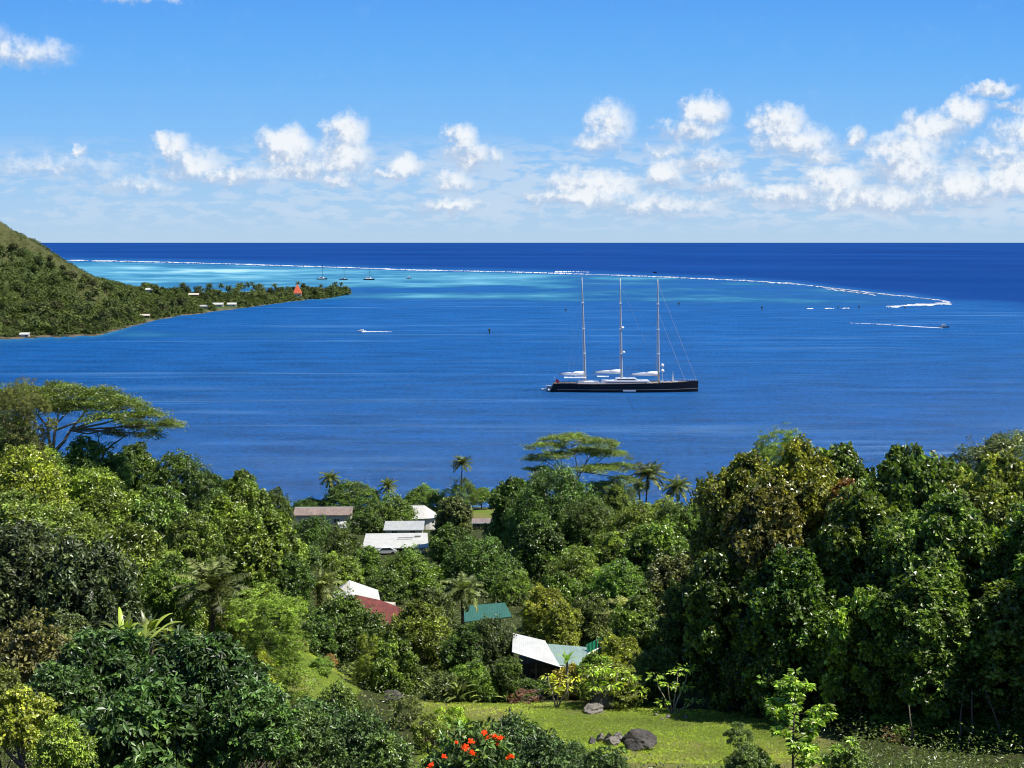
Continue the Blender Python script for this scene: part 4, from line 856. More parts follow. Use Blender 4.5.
paint('white wall', (.62, .60, .54)); paint('cream wall', (.50, .46, .38)); paint('dark wall', (.06, .05, .045)); paint('timber', (.17, .11, .07)); paint('trim', (.72, .72, .70)); paint('rust trim', (.32, .16, .09))
M['glass'] = mat('window glass', (.03, .04, .05), .1, .8)

def slab(b, P, th=.10):                        # a roof plane with thickness; P is counter-clockwise seen from above
    b.prism(P, (0, 0, -th)); return b
def openings(r, w_, y_, zf, spec):             # windows and doors set in the camera side wall
    for (kind, cx, wd, hh, sill) in spec:
        f = MB(); f.box((cx, y_ - .03, zf + sill + hh / 2), (wd + .12, .06, hh + .12)); fo = f.build('window' if kind == 'w' else 'door', M['trim'] if kind == 'w' else M['timber'], r)
        if kind == 'w': g_ = MB(); g_.box((cx - wd / 4, y_ - .075, zf + sill + hh / 2), (wd / 2 - .06, .03, hh)); g_.box((cx + wd / 4, y_ - .075, zf + sill + hh / 2), (wd / 2 - .06, .03, hh)); g_.build('pane', M['glass'], fo)
        else: g_ = MB(); g_.box((cx + wd / 2 - .12, y_ - .09, zf + 1.0), (.05, .06, .16)); g_.build('handle', M['trim'], fo)
def house(px, Y, z0, w_, d_, wall_h, rise, roof, wall, label, rz=0.0, kind='gable', over=.5, spec=(), cat='house', hip=0.0, base=1.2):
    x = at(px, 500, Y).x; r = empty('house', (x, Y, z0), rz); tag(r, label, cat); b = MB(); b.box((0, 0, wall_h / 2 - base / 2), (w_, d_, wall_h + base)); b.build('wall', M[wall], r)
    W2, D2 = w_ / 2 + over, d_ / 2 + over; b = MB(); zr = wall_h + rise; ze = wall_h + .02
    if kind == 'gable':
        slab(b, [(-W2, -D2, ze), (W2, -D2, ze), (W2, 0, zr), (-W2, 0, zr)]); slab(b, [(-W2, .003, zr), (W2, .003, zr), (W2, D2, ze), (-W2, D2, ze)])
        g_ = MB()
        for s_ in (-1, 1): g_.prism([(s_ * w_ / 2, -d_ / 2, wall_h), (s_ * w_ / 2, d_ / 2, wall_h), (s_ * w_ / 2, 0, zr - .14)], (-s_ * .1, 0, 0))
        g_.build('gable_wall', M[wall], r)
    if kind == 'hip':
        h_ = hip; slab(b, [(-W2, -D2, ze), (W2, -D2, ze), (W2 - h_, 0, zr), (-W2 + h_, 0, zr)]); slab(b, [(W2, D2, ze), (-W2, D2, ze), (-W2 + h_, 0.003, zr), (W2 - h_, .003, zr)])
        b.prism([(W2, -D2, ze), (W2, D2, ze), (W2 - h_, 0, zr)], (0, 0, -.1)); b.prism([(-W2, D2, ze), (-W2, -D2, ze), (-W2 + h_, 0, zr)], (0, 0, -.1))
    if kind == 'shed': slab(b, [(-W2, -D2, ze), (W2, -D2, ze), (W2, D2, zr), (-W2, D2, zr)])
    ro = b.build('roof', M[roof], r); rc = MB()
    if kind != 'shed': rc.tube([(-W2 + hip, 0, zr + .03), (W2 - hip, 0, zr + .03)], .09, 6)
    else: rc.box((0, -D2 - .03, ze - .03), (2 * W2, .05, .2))
    rc.build('ridge_cap' if kind != 'shed' else 'gutter', M['trim'], ro); openings(r, w_, -d_ / 2, 0, spec); return r
# pink roofed long house by the shore
g = lambda px, Y: float(ground(at(px, 500, Y).x, Y))
house(324, 300, g(324, 300), 12.6, 6.5, 3.0, 1.1, 'pink roof', 'cream wall', 'long house with a pinkish grey roof behind the dark trees by the shore', .03, spec=[('w', -3.5, 1.4, 1.1, .9), ('w', 3.2, 1.4, 1.1, .9), ('d', 0, .9, 2.0, 0)])
pz = at(345, 522, 292); house(347, 290, g(347, 290), 3.6, 4.5, pz.z - g(347, 290) - .3, .8, 'grey white roof', 'cream wall', 'small pale annex at the right end of the pink roofed house', .35, spec=[('w', 0, 1.0, 1.0, 1.0)])
# big white roof with a rounded end
zt = at(420, 503, 305).z; g0 = g(420, 300); ze = at(420, 517, 300).z
r = house(414, 302, g0, 4.2, 7.4, ze - g0, zt - ze, 'white roof', 'white wall', 'white roofed house with a rounded end, highest of the white roofs', 0, over=.4, spec=[('w', -.9, 1.2, 1.1, .9)])
b = MB(); n = 10; cx = 2.5; ap = (cx, 0, zt - g0 + .02)
pr = [(cx + 3.2 * math.cos(a), 3.9 * math.sin(a), ze - g0 + .02) for a in [(-90 + 180 * i / n) * math.pi / 180 for i in range(n + 1)]]
for i in range(n): b.prism([pr[i], pr[i + 1], ap], (0, 0, -.1))
b.build('rounded_roof', M['white roof'], r)
b = MB(); b.prism([(cx - .4 + 3.0 * math.cos(a), 3.5 * math.sin(a), -1.0) for a in [(-90 + 180 * i / n) * math.pi / 180 for i in range(n + 1)]], (0, 0, ze - g0 + .95)); b.build('rounded_wall', M['white wall'], r)
# second white roof
zt = at(405, 521, 282).z; ze = at(405, 530, 276).z; g0 = g(405, 278)
house(404, 279, g0, 8.0, 5.6, ze - g0, zt - ze, 'grey white roof', 'cream wall', 'middle one of the three white roofs, partly behind trees', .03, kind='shed', over=.35, spec=[('w', -2, 1.2, 1.0, .9), ('w', 2, 1.2, 1.0, .9)])
# carport roof
zt = at(395, 532, 256).z; ze = at(395, 546.5, 248).z; g0 = g(395, 251); x0 = at(395, 540, 250).x; r = empty('carport_house', (x0, 251, g0), .02); tag(r, 'open house under the lowest and widest white roof', 'house')
b = MB(); Wd = 12.4; slab(b, [(-Wd / 2, -4.2, ze - g0), (Wd / 2 + .5, -4.2, ze - g0 + .05), (Wd / 2 - .1, 4.2, zt - g0), (-Wd / 2, 4.2, zt - g0 - .1)], .14); ro = b.build('roof', M['white roof'], r)
b = MB(); b.box((2.0, .6, (zt + ze) / 2 - g0 + .42), (3.0, .35, .12), 0); b.box((4.3, 1.8, (zt + ze) / 2 - g0 + .45), (1.2, .5, .2)); b.build('roof_vent', M['grey white roof'], ro)
b = MB(); b.box((0, 2.4, (ze - g0) / 2 - .3), (Wd - 1.0, .2, ze - g0 + .7)); b.build('wall', M['dark wall'], r)  # dark paint stands for the shade inside the open carport
for i in range(5): b = MB(); b.box((-Wd / 2 + .4 + i * (Wd - .8) / 4, -3.9, (ze - g0) / 2 - .5), (.16, .16, ze - g0 + .9)); b.build('post', M['trim'], r)
b = MB(); b.box((3.6, -3.6, .75), (4.0, .12, .9)); b.box((3.6, -3.6, 1.27), (4.1, .2, .1)); b.build('railing', M['trim'], r)
def car(px, Y, label, col, rz):
    x = at(px, 550, Y).x; r = empty('parked_car', (x, Y, float(ground(x, Y)) + .02), rz); tag(r, label, 'car'); M['carpaint'] = mat('white car paint', col, .25, .5)
    prof = [(-2.1, .35), (-2.15, .75), (-1.95, .92), (-1.2, 1.0), (-.75, 1.42), (.85, 1.46), (1.55, 1.0), (2.1, .85), (2.15, .35)]
    b = MB(); b.prism([(a, -.82, c_) for a, c_ in prof], (0, 1.64, 0)); b.build('body', M['carpaint'], r)
    b = MB(); q = [(-1.12, 1.0), (-.72, 1.36), (.80, 1.39), (1.38, 1.0)]; b.prism([(a, -.835, c_) for a, c_ in q], (0, .012, 0)); b.prism([(a, .823, c_) for a, c_ in q], (0, .012, 0)); b.build('window', M['glass'], r)
    for sx in (-1.3, 1.3):
        for sy in (-.78, .78): b = MB(); b.tube([(sx, sy - .1, .33), (sx, sy + .1, .33)], .33, 14); b.build('wheel', M['rubber'], r)
M['rubber'] = mat('rubber', (.02, .02, .02), .8)
car(386, 247, 'white car parked under the left half of the widest white roof', (.7, .7, .7), .1)
# white and red roofed house
g0 = g(372, 165)
ridge = at(352, 579, 168); r = empty('house', (at(362, 600, 166).x, 166, g0), 0); tag(r, 'house with a peaked white roof above a dull red roof', 'house'); O = r.location
def L(px, py, Y): return tuple(at(px, py, Y) - O)
b = MB(); slab(b, [L(352, 598, 163), L(381, 603.5, 163.5), L(378, 590, 169), L(349, 580, 168)], .12); slab(b, [L(330, 599, 164), L(352, 598.3, 163), L(349, 580.3, 168), L(338, 588, 171)], .12); ro = b.build('white_roof', M['white roof'], r)
b = MB(); slab(b, [L(352, 607, 157), L(392, 634, 153), L(404, 609, 163.6), L(380, 600, 164.8), L(355, 594.5, 163.4)], .12); b.build('red_roof', M['red roof'], r)
b = MB(); slab(b, [L(402, 612, 162), L(399, 622, 157), L(408, 612, 158), L(409, 608, 163)], .1); b.build('roof_end', M['grey white roof'], r)
b = MB(); b.box((0.6, -.6, (L(380, 606, 162)[2] - .5) / 2 - .6), (6.2, 5.4, L(380, 606, 162)[2] - .3), -.25); b.build('wall', M['cream wall'], r)
b = MB(); b.prism([L(331, 601, 163.8), L(352, 600, 163.2), L(349, 583, 167)], (0, .15, 0)); b.build('gable_wall', M['cream wall'], r)
# teal roof
g0 = g(486, 150); x0 = at(486, 600, 150).x; r = empty('house', (x0, 150, g0), 0); tag(r, 'small house with a teal green sheet roof among trees', 'house'); O = r.location
b = MB(); slab(b, [L(463, 622, 146), L(512, 616.5, 147), L(505, 602.5, 153), L(461, 606, 152.5)], .12); b.build('roof', M['teal roof'], r)
b = MB(); b.box((0, 0, (L(486, 616, 147)[2]) / 2 - .7), (3.6, 3.6, L(486, 616, 147)[2] + .6)); b.build('wall', M['cream wall'], r)
b = MB(); b.box((0, -1.85, 1.5), (1.2, .08, 1.0)); b.build('window', M['trim'], r)
# near house
g0 = g(552, 116); x0 = at(552, 650, 116).x; r = empty('house', (x0, 117, g0), 0); tag(r, 'near house with a weathered white roof joined to a pale green roof', 'house'); O = r.location
b = MB(); slab(b, [L(512, 651, 113.5), L(560, 666, 113), L(545, 640.5, 121), L(513, 633, 121.5)], .1); b.build('white_roof', M['white roof'], r)
b = MB(); slab(b, [L(557.5, 664.8, 113.4), L(592, 668, 113.8), L(586.5, 647, 121), L(545.6, 643.6, 120.6)], .1); b.build('green_roof', M['pale green roof'], r)
b = MB(); b.tube([L(512, 651.8, 113.35), L(560, 666.8, 112.85)], .07, 6); b.tube([L(560, 666.8, 112.85), L(592, 669, 113.6)], .07, 6); b.build('gutter', M['trim'], r)
b = MB(); hz = L(545, 664, 114.5)[2] - .35; b.box((-.2, .9, hz / 2 - .5), (5.6, 4.6, hz + 1.0)); b.build('wall', M['dark wall'], r)  # dark paint stands in for the shaded open side
b = MB(); b.box((2.6, .9, L(580, 668, 114.5)[2] / 2 - .7), (1.6, 4.0, L(580, 668, 114.5)[2] + .3)); b.build('side_wall', M['cream wall'], r)
for q in (515, 536, 557): p_ = L(q, 655 + (q - 515) * .31, 114); b = MB(); b.box((p_[0], p_[1], p_[2] / 2 - .7), (.12, .12, p_[2] + 1.0)); b.build('post', M['timber'], r)
b = MB(); b.box((-.5, -1.43, 1.0), (.9, .08, 2.0)); d_ = b.build('door', M['timber'], r); b = MB(); b.box((-.2, -1.49, 1.0), (.06, .06, .14)); b.build('handle', M['trim'], d_)
b = MB(); b.box((-1.6, -1.43, 1.5), (.9, .08, .9)); d_ = b.build('window', M['timber'], r); b = MB(); b.box((-1.6, -1.48, 1.5), (.76, .04, .76)); b.build('pane', M['glass'], d_)
# green sheet fence
p0 = at(586, 652, 122); p1 = at(604, 641, 129); g0 = min(float(ground(p0.x, 122)), float(ground(p1.x, 129))); r = empty('sheet_fence', (p0.x, 122, g0)); tag(r, 'bright green corrugated sheet fence right of the near house', 'fence')
A = Vector((0, 0, 0)); B = Vector((p1.x - p0.x, 7, 0)); ht0 = at(587, 645, 122).z - g0; ht1 = at(603.5, 636, 129).z - g0
b = MB(); nn = 26
for i in range(nn):
    f0, f1 = i / nn, (i + 1) / nn; n_ = Vector((B.y, -B.x, 0)).normalized() * (.05 if i % 2 else -.05)
    q0 = A.lerp(B, f0) + n_; q1 = A.lerp(B, f1) + n_; h0 = ht0 + (ht1 - ht0) * f0; h1 = ht0 + (ht1 - ht0) * f1
    b.prism([(q0.x, q0.y, h0 - 2.2), (q1.x, q1.y, h1 - 2.2), (q1.x, q1.y, h1), (q0.x, q0.y, h0)], tuple(n_ * -.4))
b.build('panel', M['fence sheet'], r)
b = MB(); b.tube([(0, -.1, ht0 - .95), (B.x, B.y - .1, ht1 - .95)], .08, 6); b.build('rail', M['trim'], r)
for f in (0, .5, 1): b = MB(); q = A.lerp(B, f); h = ht0 + (ht1 - ht0) * f; b.box((q.x + .1, q.y + .1, h / 2 - .2), (.1, .1, h + .3)); b.build('post', M['timber'], r)
# low dark shed under the shore lawn
g0 = g(483, 298); house(484, 299, g0 - .2, 5.2, 3.2, 1.9, .35, 'pink roof', 'dark wall', 'low dark shed under the yellow green lawn by the shore', 0, kind='shed', over=.3)
# roofs glimpsed at the shore right
house(641, 330, float(ground(at(641, 500, 330).x, 330)), 6, 4, 2.6, 1.2, 'pink roof', 'cream wall', 'small roof glimpsed behind the two right hand palms', .1, spec=[('w', 0, 1, 1, .8)])

# ------------------------------------------------------------------ the three masted yacht
M['marker'] = mat('marker paint', (.03, .06, .04), .6)
M['hull'] = mat('black hull paint', (.006, .006, .009), .3, .3); M['antifoul'] = mat('boot stripe', (.35, .33, .30), .5); M['teak'] = mat('teak deck', (.36, .27, .19), .7, nscale=2, namt=.2)
M['white'] = mat('white gelcoat', (.74, .75, .76), .35, .5); M['spar'] = mat('spar paint', (.40, .41, .42), .4, .5); M['sail'] = mat('furled sail cloth', (.80, .80, .80), .7, .3, nscale=1, namt=.08); M['wire'] = mat('rigging wire', (.35, .36, .38), .4, .5)
M['red'] = mat('red cloth', (.45, .02, .03), .7); M['chrome'] = mat('stainless', (.6, .6, .62), .3, .5, .8)
wl = sea(624, 391.3); YY = wl.y; KX = YY / F
yx = empty('sailing_yacht', (wl.x + .9, YY, 0), R(-1.5)); yx.scale = (.962, 1, 1); tag(yx, 'long black hulled three masted sailing yacht anchored in the bay', 'sailing yacht')
Lh = 79.5; hb = Lh / 2
def beam(s):                                   # s 0 stern .. 1 bow
    return 6.3 * (min(1, .72 + s * 1.1) if s < .25 else 1.0) * (1 if s < .55 else max(.012, math.cos((s - .55) / .45 * math.pi / 2) ** .75))
st = [i / 40 for i in range(41)]; V = []; Fc = []; zs = lambda s: 4.3 + 1.5 * s ** 2.2 + .25 * (1 - s) ** 3
for s in st:
    bw = beam(s); z1 = zs(s); xs = -hb + Lh * s
    for (fz, fw) in ((-.9, .55), (0, .90), (.30, .96), (.65, 1.0), (1.0, 1.0)):
        z = z1 * fz if fz > 0 else fz * 1.6; xx = xs + (0 if s > .04 else (1 - fz) * 2.2 * (1 - s / .04) * -1) 
        V.append((xx, -bw * fw, z))
    for (fz, fw) in ((1.0, 1.0), (.65, 1.0), (.30, .96), (0, .90), (-.9, .55)):
        z = z1 * fz if fz > 0 else fz * 1.6; xx = xs + (0 if s > .04 else (1 - fz) * 2.2 * (1 - s / .04) * -1)
        V.append((xx, bw * fw, z))
k = 10
for i in range(len(st) - 1):
    for j in range(k):
        if j == 4: continue
        a = i * k + j; b_ = i * k + (j + 1) % k; Fc.append((a, a + k, b_ + k, b_))
Fc.append(tuple(range(k))); Fc.append(tuple((len(st) - 1) * k + j for j in range(k))[::-1])
me = bpy.data.meshes.new('hull'); me.from_pydata(V, [], Fc); me.update(); hull = obj('hull', me, M['hull'], yx)
b = MB()
for i in range(len(st) - 1):
    s, s2 = st[i], st[i + 1]; b.poly([(-hb + Lh * s, -beam(s) + .05, zs(s) - .45), (-hb + Lh * s2, -beam(s2) + .05 if beam(s2) > .1 else 0, zs(s2) - .45), (-hb + Lh * s2, beam(s2) - .05 if beam(s2) > .1 else 0, zs(s2) - .45), (-hb + Lh * s, beam(s) - .05, zs(s) - .45)])
b.build('deck', M['teak'], yx)
b = MB()
for sg in (-1, 1):
    for i in range(1, len(st) - 1):
        s, s2 = st[i], st[i + 1]; q = [(-hb + Lh * s, sg * (beam(s) + .03), zs(s) * .30), (-hb + Lh * s2, sg * (beam(s2) + .03), zs(s2) * .30), (-hb + Lh * s2, sg * (beam(s2) + .03), zs(s2) * .30 + .16), (-hb + Lh * s, sg * (beam(s) + .03), zs(s) * .30 + .16)]; b.prism(q, (0, -sg * .05, 0))
b.build('hull_stripe', M['antifoul'], hull)
b = MB()
for i in range(26):
    xx = -26 + i * 1.9; s = (xx + hb) / Lh; b.box((xx, -beam(s) - .0, zs(s) * .66), (.8, .06, .35)); b.box((xx, beam(s), zs(s) * .66), (.8, .06, .35))
b.build('portholes', M['glass'], hull)
b = MB(); b.box((0, 0, 3.98), (.2, .2, .2)) if False else None
def xp(px): return (px - 624) * KX
def house_block(x0, x1, y_, z0, z1, rake=1.2): return MB().prism([(x0, -y_, z0), (x1, -y_, z0), (x1 - rake, -y_, z1), (x0 + rake * .5, -y_, z1)], (0, 2 * y_, 0))
sup = house_block(xp(597), xp(652), 4.2, 4.0, 5.9, 2.5).build('deckhouse', M['white'], yx)
house_block(xp(612), xp(637), 3.4, 5.9, 7.2, 1.8).build('pilothouse', M['white'], sup)
b = MB(); b.box((xp(624), 0, 6.55), (xp(634) - xp(615), 6.84, .55)); b.build('window', M['glass'], sup)
b = MB(); b.box((xp(624), 0, 5.0), (xp(645) - xp(602), 8.44, .5)); b.build('window', M['glass'], sup)
house_block(xp(573), xp(598), 3.6, 3.9, 5.4, 1.5).build('aft_deckhouse', M['white'], yx)
b = MB(); b.box((xp(571), 0, 7.3), (xp(583) - xp(560), 6.4, .18)); b.build('sun_awning', M['sail'], yx)
for i in range(4): b = MB(); b.tube([(xp(561 + i * 7), -3, 3.9), (xp(561 + i * 7), -3, 7.3)], .07, 5); b.build('awning_post', M['chrome'], yx)
b = MB(); b.box((xp(600), 0, 7.9), (6.5, 5.5, .16)); b.build('cockpit_awning', M['sail'], yx)
for q in (662, 668, 676): b = MB(); b.box((xp(q), 0, zs(.8) + .0), (2.4, 2.2, .6)); b.build('hatch', M['white'], yx)
masts = [(582, 577.5, 277.5), (620, 617, 278), (658.5, 656, 279)]
for i, (mb, mt, my) in enumerate(masts):
    x0, x1 = xp(mb), xp(mt); z1 = at(mt, my, YY).z; b = MB(); n = 8
    b.tube([(x0 + (x1 - x0) * j / n, 0, 3.6 + (z1 - 3.6) * j / n) for j in range(n + 1)], [.62, .60, .57, .54, .50, .46, .40, .33, .22], 10); ms = b.build('mast', M['spar'], yx, True)
    L_ = lambda f: (x0 + (x1 - x0) * f, 0, 3.6 + (z1 - 3.6) * f)
    for f, wd in ((.29, 3.6), (.52, 3.1), (.76, 2.5)):
        c_ = L_(f); b = MB(); b.tube([(c_[0] - .5, -wd, c_[2] + .3), (c_[0] + .2, 0, c_[2]), (c_[0] - .5, wd, c_[2] + .3)], .16, 6); b.box((c_[0], 0, c_[2] + .25), (1.5, 2.4, .38)); b.build('spreader', M['white'], ms)
        if i == 1 and f < .7: q = MB(); q.lathe([(.1, -.6), (.75, -.35), (.9, 0), (.6, .5), (.1, .75)], (c_[0] + (1.3 if f < .5 else .9), -.4, c_[2] + .9), 10); q.build('radar_dome', M['white'], ms)
    b = MB(); b.tube([L_(1.0), (x1, 0, z1 + 1.6)], .06, 4); b.build('aerial', M['wire'], ms)
    tipx = {0: 554, 1: 591, 2: 629}[i]; zb = {0: at(560, 374.5, YY).z, 1: at(600, 372.5, YY).z, 2: at(640, 374.5, YY).z}[i]
    xe = xp(tipx); b = MB(); b.tube([(x0 - .5, 0, zb - .4), (xe, 0, zb - .1)], .34, 8); bo = b.build('boom', M['spar'], yx, True)
    b = MB(); b.tube([(x0 - .8, 0, zb + .65), (x0 - 5, 0, zb + .55), ((x0 + xe) / 2, 0, zb + .4), (xe + 1, 0, zb + .15)], [1.25, 1.15, .9, .45], 8); b.build('furled_sail', M['sail'], bo, True)
    b = MB(); hd = L_(.96)
    for sg in (-1, 1):
        for f in (.29, .52, .76): c_ = L_(f); wd = {.29: 3.6, .52: 3.1, .76: 2.5}[f]; b.tube([(x0 - 1.2, sg * 5.6, 4.4), (c_[0] - .5, sg * wd, c_[2] + .3)], .045, 3, False); b.tube([(c_[0] - .5, sg * wd, c_[2] + .3), L_(min(1, f + .23))], .045, 3, False)
    b.build('shroud', M['wire'], yx)
b = MB(); t3 = (xp(656), 0, at(656, 283, YY).z)
for (xx, f) in ((698, 1.0), (686, .72)):
    zz = 3.6 + (t3[2] - 3.6) * f; b.tube([(xp(656) + (1 - f) * 1.2, 0, zz), (xp(xx), 0, 5.6)], .06, 4)
b.build('forestay', M['spar'], yx)
b = MB(); b.tube([(xp(617), 0, t3[2]), (xp(656), 0, 12)], .05, 3); b.tube([(xp(578), 0, t3[2]), (xp(562), 0, 4.4)], .05, 3); b.tube([(xp(578), 0, t3[2] * .75), (xp(566), 0, 4.4)], .05, 3); b.tube([(xp(656), 0, t3[2] * .7), (xp(624), 0, 8)], .05, 3); b.tube([(xp(577.5), 0, t3[2]), (xp(617), 0, t3[2])], .03, 3); b.tube([(xp(617), 0, t3[2]), (xp(656), 0, t3[2])], .03, 3); b.build('backstay', M['wire'], yx)
b = MB(); b.lathe([(.1, 0), (.9, .3), (1.05, .9), (.7, 1.5), (.1, 1.8)], (xp(662), -.8, 10.2), 10); b.lathe([(.1, 0), (.9, .3), (1.05, .9), (.7, 1.5), (.1, 1.8)], (xp(662), .8, 13.0), 10); b.build('radar_dome', M['white'], yx)
b = MB(); b.tube([(xp(662), 0, 4), (xp(662), 0, 13.2)], .16, 6); b.build('radar_pole', M['spar'], yx)
b = MB(); b.prism([(xp(672), 0, 5.2), (xp(674.5), 0, 5.2), (xp(673), 0, 10.8)], (0, .5, 0)); b.build('staysail', M['sail'], yx)
b = MB()
for s in [i / 60 for i in range(2, 60)]:
    for sg in (-1, 1): b.tube([(-hb + Lh * s, sg * (beam(s) - .12), zs(s) - .1), (-hb + Lh * s, sg * (beam(s) - .12), zs(s) + .9)], .04, 3)
for sg in (-1, 1): b.tube([(-hb + Lh * s, sg * (beam(s) - .12), zs(s) + .9) for s in st[1:-1]], .04, 3)
b.build('guard_rail', M['chrome'], yx)
b = MB(); b.tube([(xp(552), 0, 4.2), (xp(549.5), 0, 7.6)], .06, 5); fl = b.build('flag_pole', M['white'], yx)
b = MB(); V = []
for i in range(7): f = i / 6; b_ = .18 * math.sin(f * 6); V.append((xp(550.2) + .3 + f * 1.9, b_, 6.6 - f * .9)); 
for i in range(6): b.poly([V[i], V[i + 1], (V[i + 1][0] - .1, V[i + 1][1], V[i + 1][2] - 2.0), (V[i][0] - .1, V[i][1], V[i][2] - 2.0)])
b.build('flag', M['red'], fl)
b = MB(); b.prism([(-hb - 3.0, -4.2, .7), (-hb + .2, -4.2, .7), (-hb + .2, 4.2, .7), (-hb - 3.0, 4.2, .7)], (0, 0, .35)); b.build('swim_platform', M['white'], yx)
b = MB(); b.box((xp(627), -6.75, 1.1), (7.0, .12, .8)); b.build('side_hatch', M['white'], yx)

def small_boat(px, py, Lb, wd, label, cat, name, mast=0.0, cat2=False, cabin=1.4, hullm='white', rz=0.0, group=None):
    p_ = sea(px, py); r = empty(name, (p_.x, p_.y, 0), rz); tag(r, label, cat, group)
    def hullmesh(y_, w_):
        b = MB(); n = 8; V = []
        for i in range(n + 1):
            s = i / n; x = -Lb / 2 + Lb * s; bw = w_ / 2 * (1 if s < .5 else math.cos((s - .5) * math.pi * .95)); h = Lb * .09 + Lb * .04 * s * s
            V.append([(x, y_ - bw, h), (x, y_ - bw * .7, -.2), (x, y_ + bw * .7, -.2), (x, y_ + bw, h)])
        for i in range(n):
            a, c_ = V[i], V[i + 1]
            for j in range(3): b.poly([a[j], c_[j], c_[j + 1], a[j + 1]])
            b.poly([a[3], c_[3], c_[0], a[0]])
        b.poly(V[0][::-1]); return b
    if cat2:
        for sg in (-1, 1): hullmesh(sg * wd * .35, wd * .28).build('hull', M[hullm], r)
        b = MB(); b.box((-Lb * .05, 0, Lb * .11), (Lb * .6, wd * .9, Lb * .05)); b.build('bridge_deck', M['white'], r)
    else: hullmesh(0, wd).build('hull', M[hullm], r)
    h = Lb * .11; b = MB(); b.prism([(-Lb * .25, -wd * .3, h), (Lb * .2, -wd * .3, h), (Lb * .1, -wd * .3, h + cabin), (-Lb * .22, -wd * .3, h + cabin)], (0, wd * .6, 0)); cb = b.build('cabin', M['white'], r)
    b = MB(); b.box((-Lb * .03, 0, h + cabin * .62), (Lb * .27, wd * .6 + .06, cabin * .34)); b.build('window', M['glass'], cb)
    if mast: b = MB(); b.tube([(Lb * .08, 0, h), (Lb * .08, 0, mast)], [.5, .4], 6); b.tube([(Lb * .08, 0, h + 2.2), (-Lb * .35, 0, h + 2.3)], .35, 6); b.tube([(Lb * .08, 0, mast), (Lb * .5, 0, h)], .08, 3); b.tube([(Lb * .08, 0, mast), (-Lb * .5, 0, h)], .08, 3); b.build('mast', M['marker'], r)
    return r
small_boat(322, 279.5, 21, 11, 'anchored sailing catamaran, leftmost boat in the lagoon', 'sailing boat', 'catamaran', 32, True, 3.2, 'hull')
small_boat(343.5, 280, 17, 6, 'anchored sailing boat second from the left in the lagoon', 'sailing boat', 'sailing_boat', 26, False, 2.6, 'hull')
small_boat(369, 280, 22, 12, 'wide catamaran with a short mast, right of the other masts in the lagoon', 'sailing boat', 'catamaran', 20, True, 3.6, 'hull')
small_boat(409, 278.6, 11, 6, 'small dark boat alone at the right of the lagoon anchorage', 'boat', 'motor_boat', 0, False, 3.4, 'hull')
small_boat(944, 327.5, 9.5, 3.4, 'dark speedboat heading right with a long white wake', 'speedboat', 'speedboat', 0, False, 2.0, 'hull')
small_boat(361.5, 331.6, 8, 3, 'small speedboat with reddish top and short white wake near the headland', 'speedboat', 'speedboat', 0, False, 1.1, 'white', math.pi)
small_boat(600, 268.8, 14, 5, 'tiny vessel beyond the reef above the stern mast', 'boat', 'motor_boat', 0, False, 3, 'white') if False else None
# tender lying behind the stern of the yacht
small_boat(549.5, 390.4, 8.5, 3.4, 'white tender tied at the stern of the black yacht', 'tender', 'tender', 0, False, 1.6, 'white')
def wake(pts, w0, w1, label):
    b = MB(); prev = None; n = 60; P = [sea(*q) for q in pts]; seg = len(P) - 1; rr = random.Random(3)
    for i in range(n + 1):
        f = i / n * seg; k_ = min(int(f), seg - 1); q = P[k_].lerp(P[k_ + 1], f - k_); wd = (w0 + (w1 - w0) * i / n) * rr.uniform(.5, 1.2); c_ = [(q.x, q.y - wd / 2, .03), (q.x, q.y, .35 * (1 - .5 * i / n)), (q.x, q.y + wd / 2, .03)]
        if prev and rr.random() > .1 * (i / n) + .25 * (i / n) ** 2: b.poly([prev[0], c_[0], c_[1], prev[1]]); b.poly([prev[1], c_[1], c_[2], prev[2]])
        prev = c_
    tag(b.build('wake', M['foam']), label, 'wake', kind='stuff')
wake([(942, 328), (915, 326.6), (880, 324.2), (850, 323)], 11, 4, 'white wake trailing left of the dark speedboat')
wake([(362, 331.8), (376, 331.6), (392, 331.8)], 10, 5, 'white wake trailing right of the speedboat near the headland')
wake([(628, 398), (631, 405), (634, 411)], 2.0, .6, 'thin white streak on the water below the black yacht')  # pale line on the water drawn as a foam strip, not a wake
# channel markers
M['marker'] = mat('marker paint', (.03, .06, .04), .6)
for i, (px, py, h) in enumerate([(489.5, 334, 7), (762, 311, 9), (859, 309, 6), (679, 306, 7), (566, 312, 6), (838, 308.6, 4), (905, 308.5, 4)]):
    p_ = sea(px, py); h *= .7; r = empty('channel_marker', (p_.x, p_.y, 0)); b = MB(); b.tube([(0, 0, -1), (0, 0, h * .8)], .45, 6); b.build('pole', M['marker'], r); b = MB(); b.lathe([(.9, h * .55), (1.0, h * .6), (1.0, h * .85), (.1, h)], k=8); b.build('topmark', M['marker'], r)
    tag(r, ['dark channel marker standing in the bay left of the yacht', 'tall dark channel marker right of the third mast', 'dark marker post inside the right end of the reef', 'marker post just right of the third mast', 'marker post left of the stern mast', 'tiny marker left of the one inside the reef end', 'tiny marker right of the one inside the reef end'][i], 'channel marker', 'markers of the reef passage')
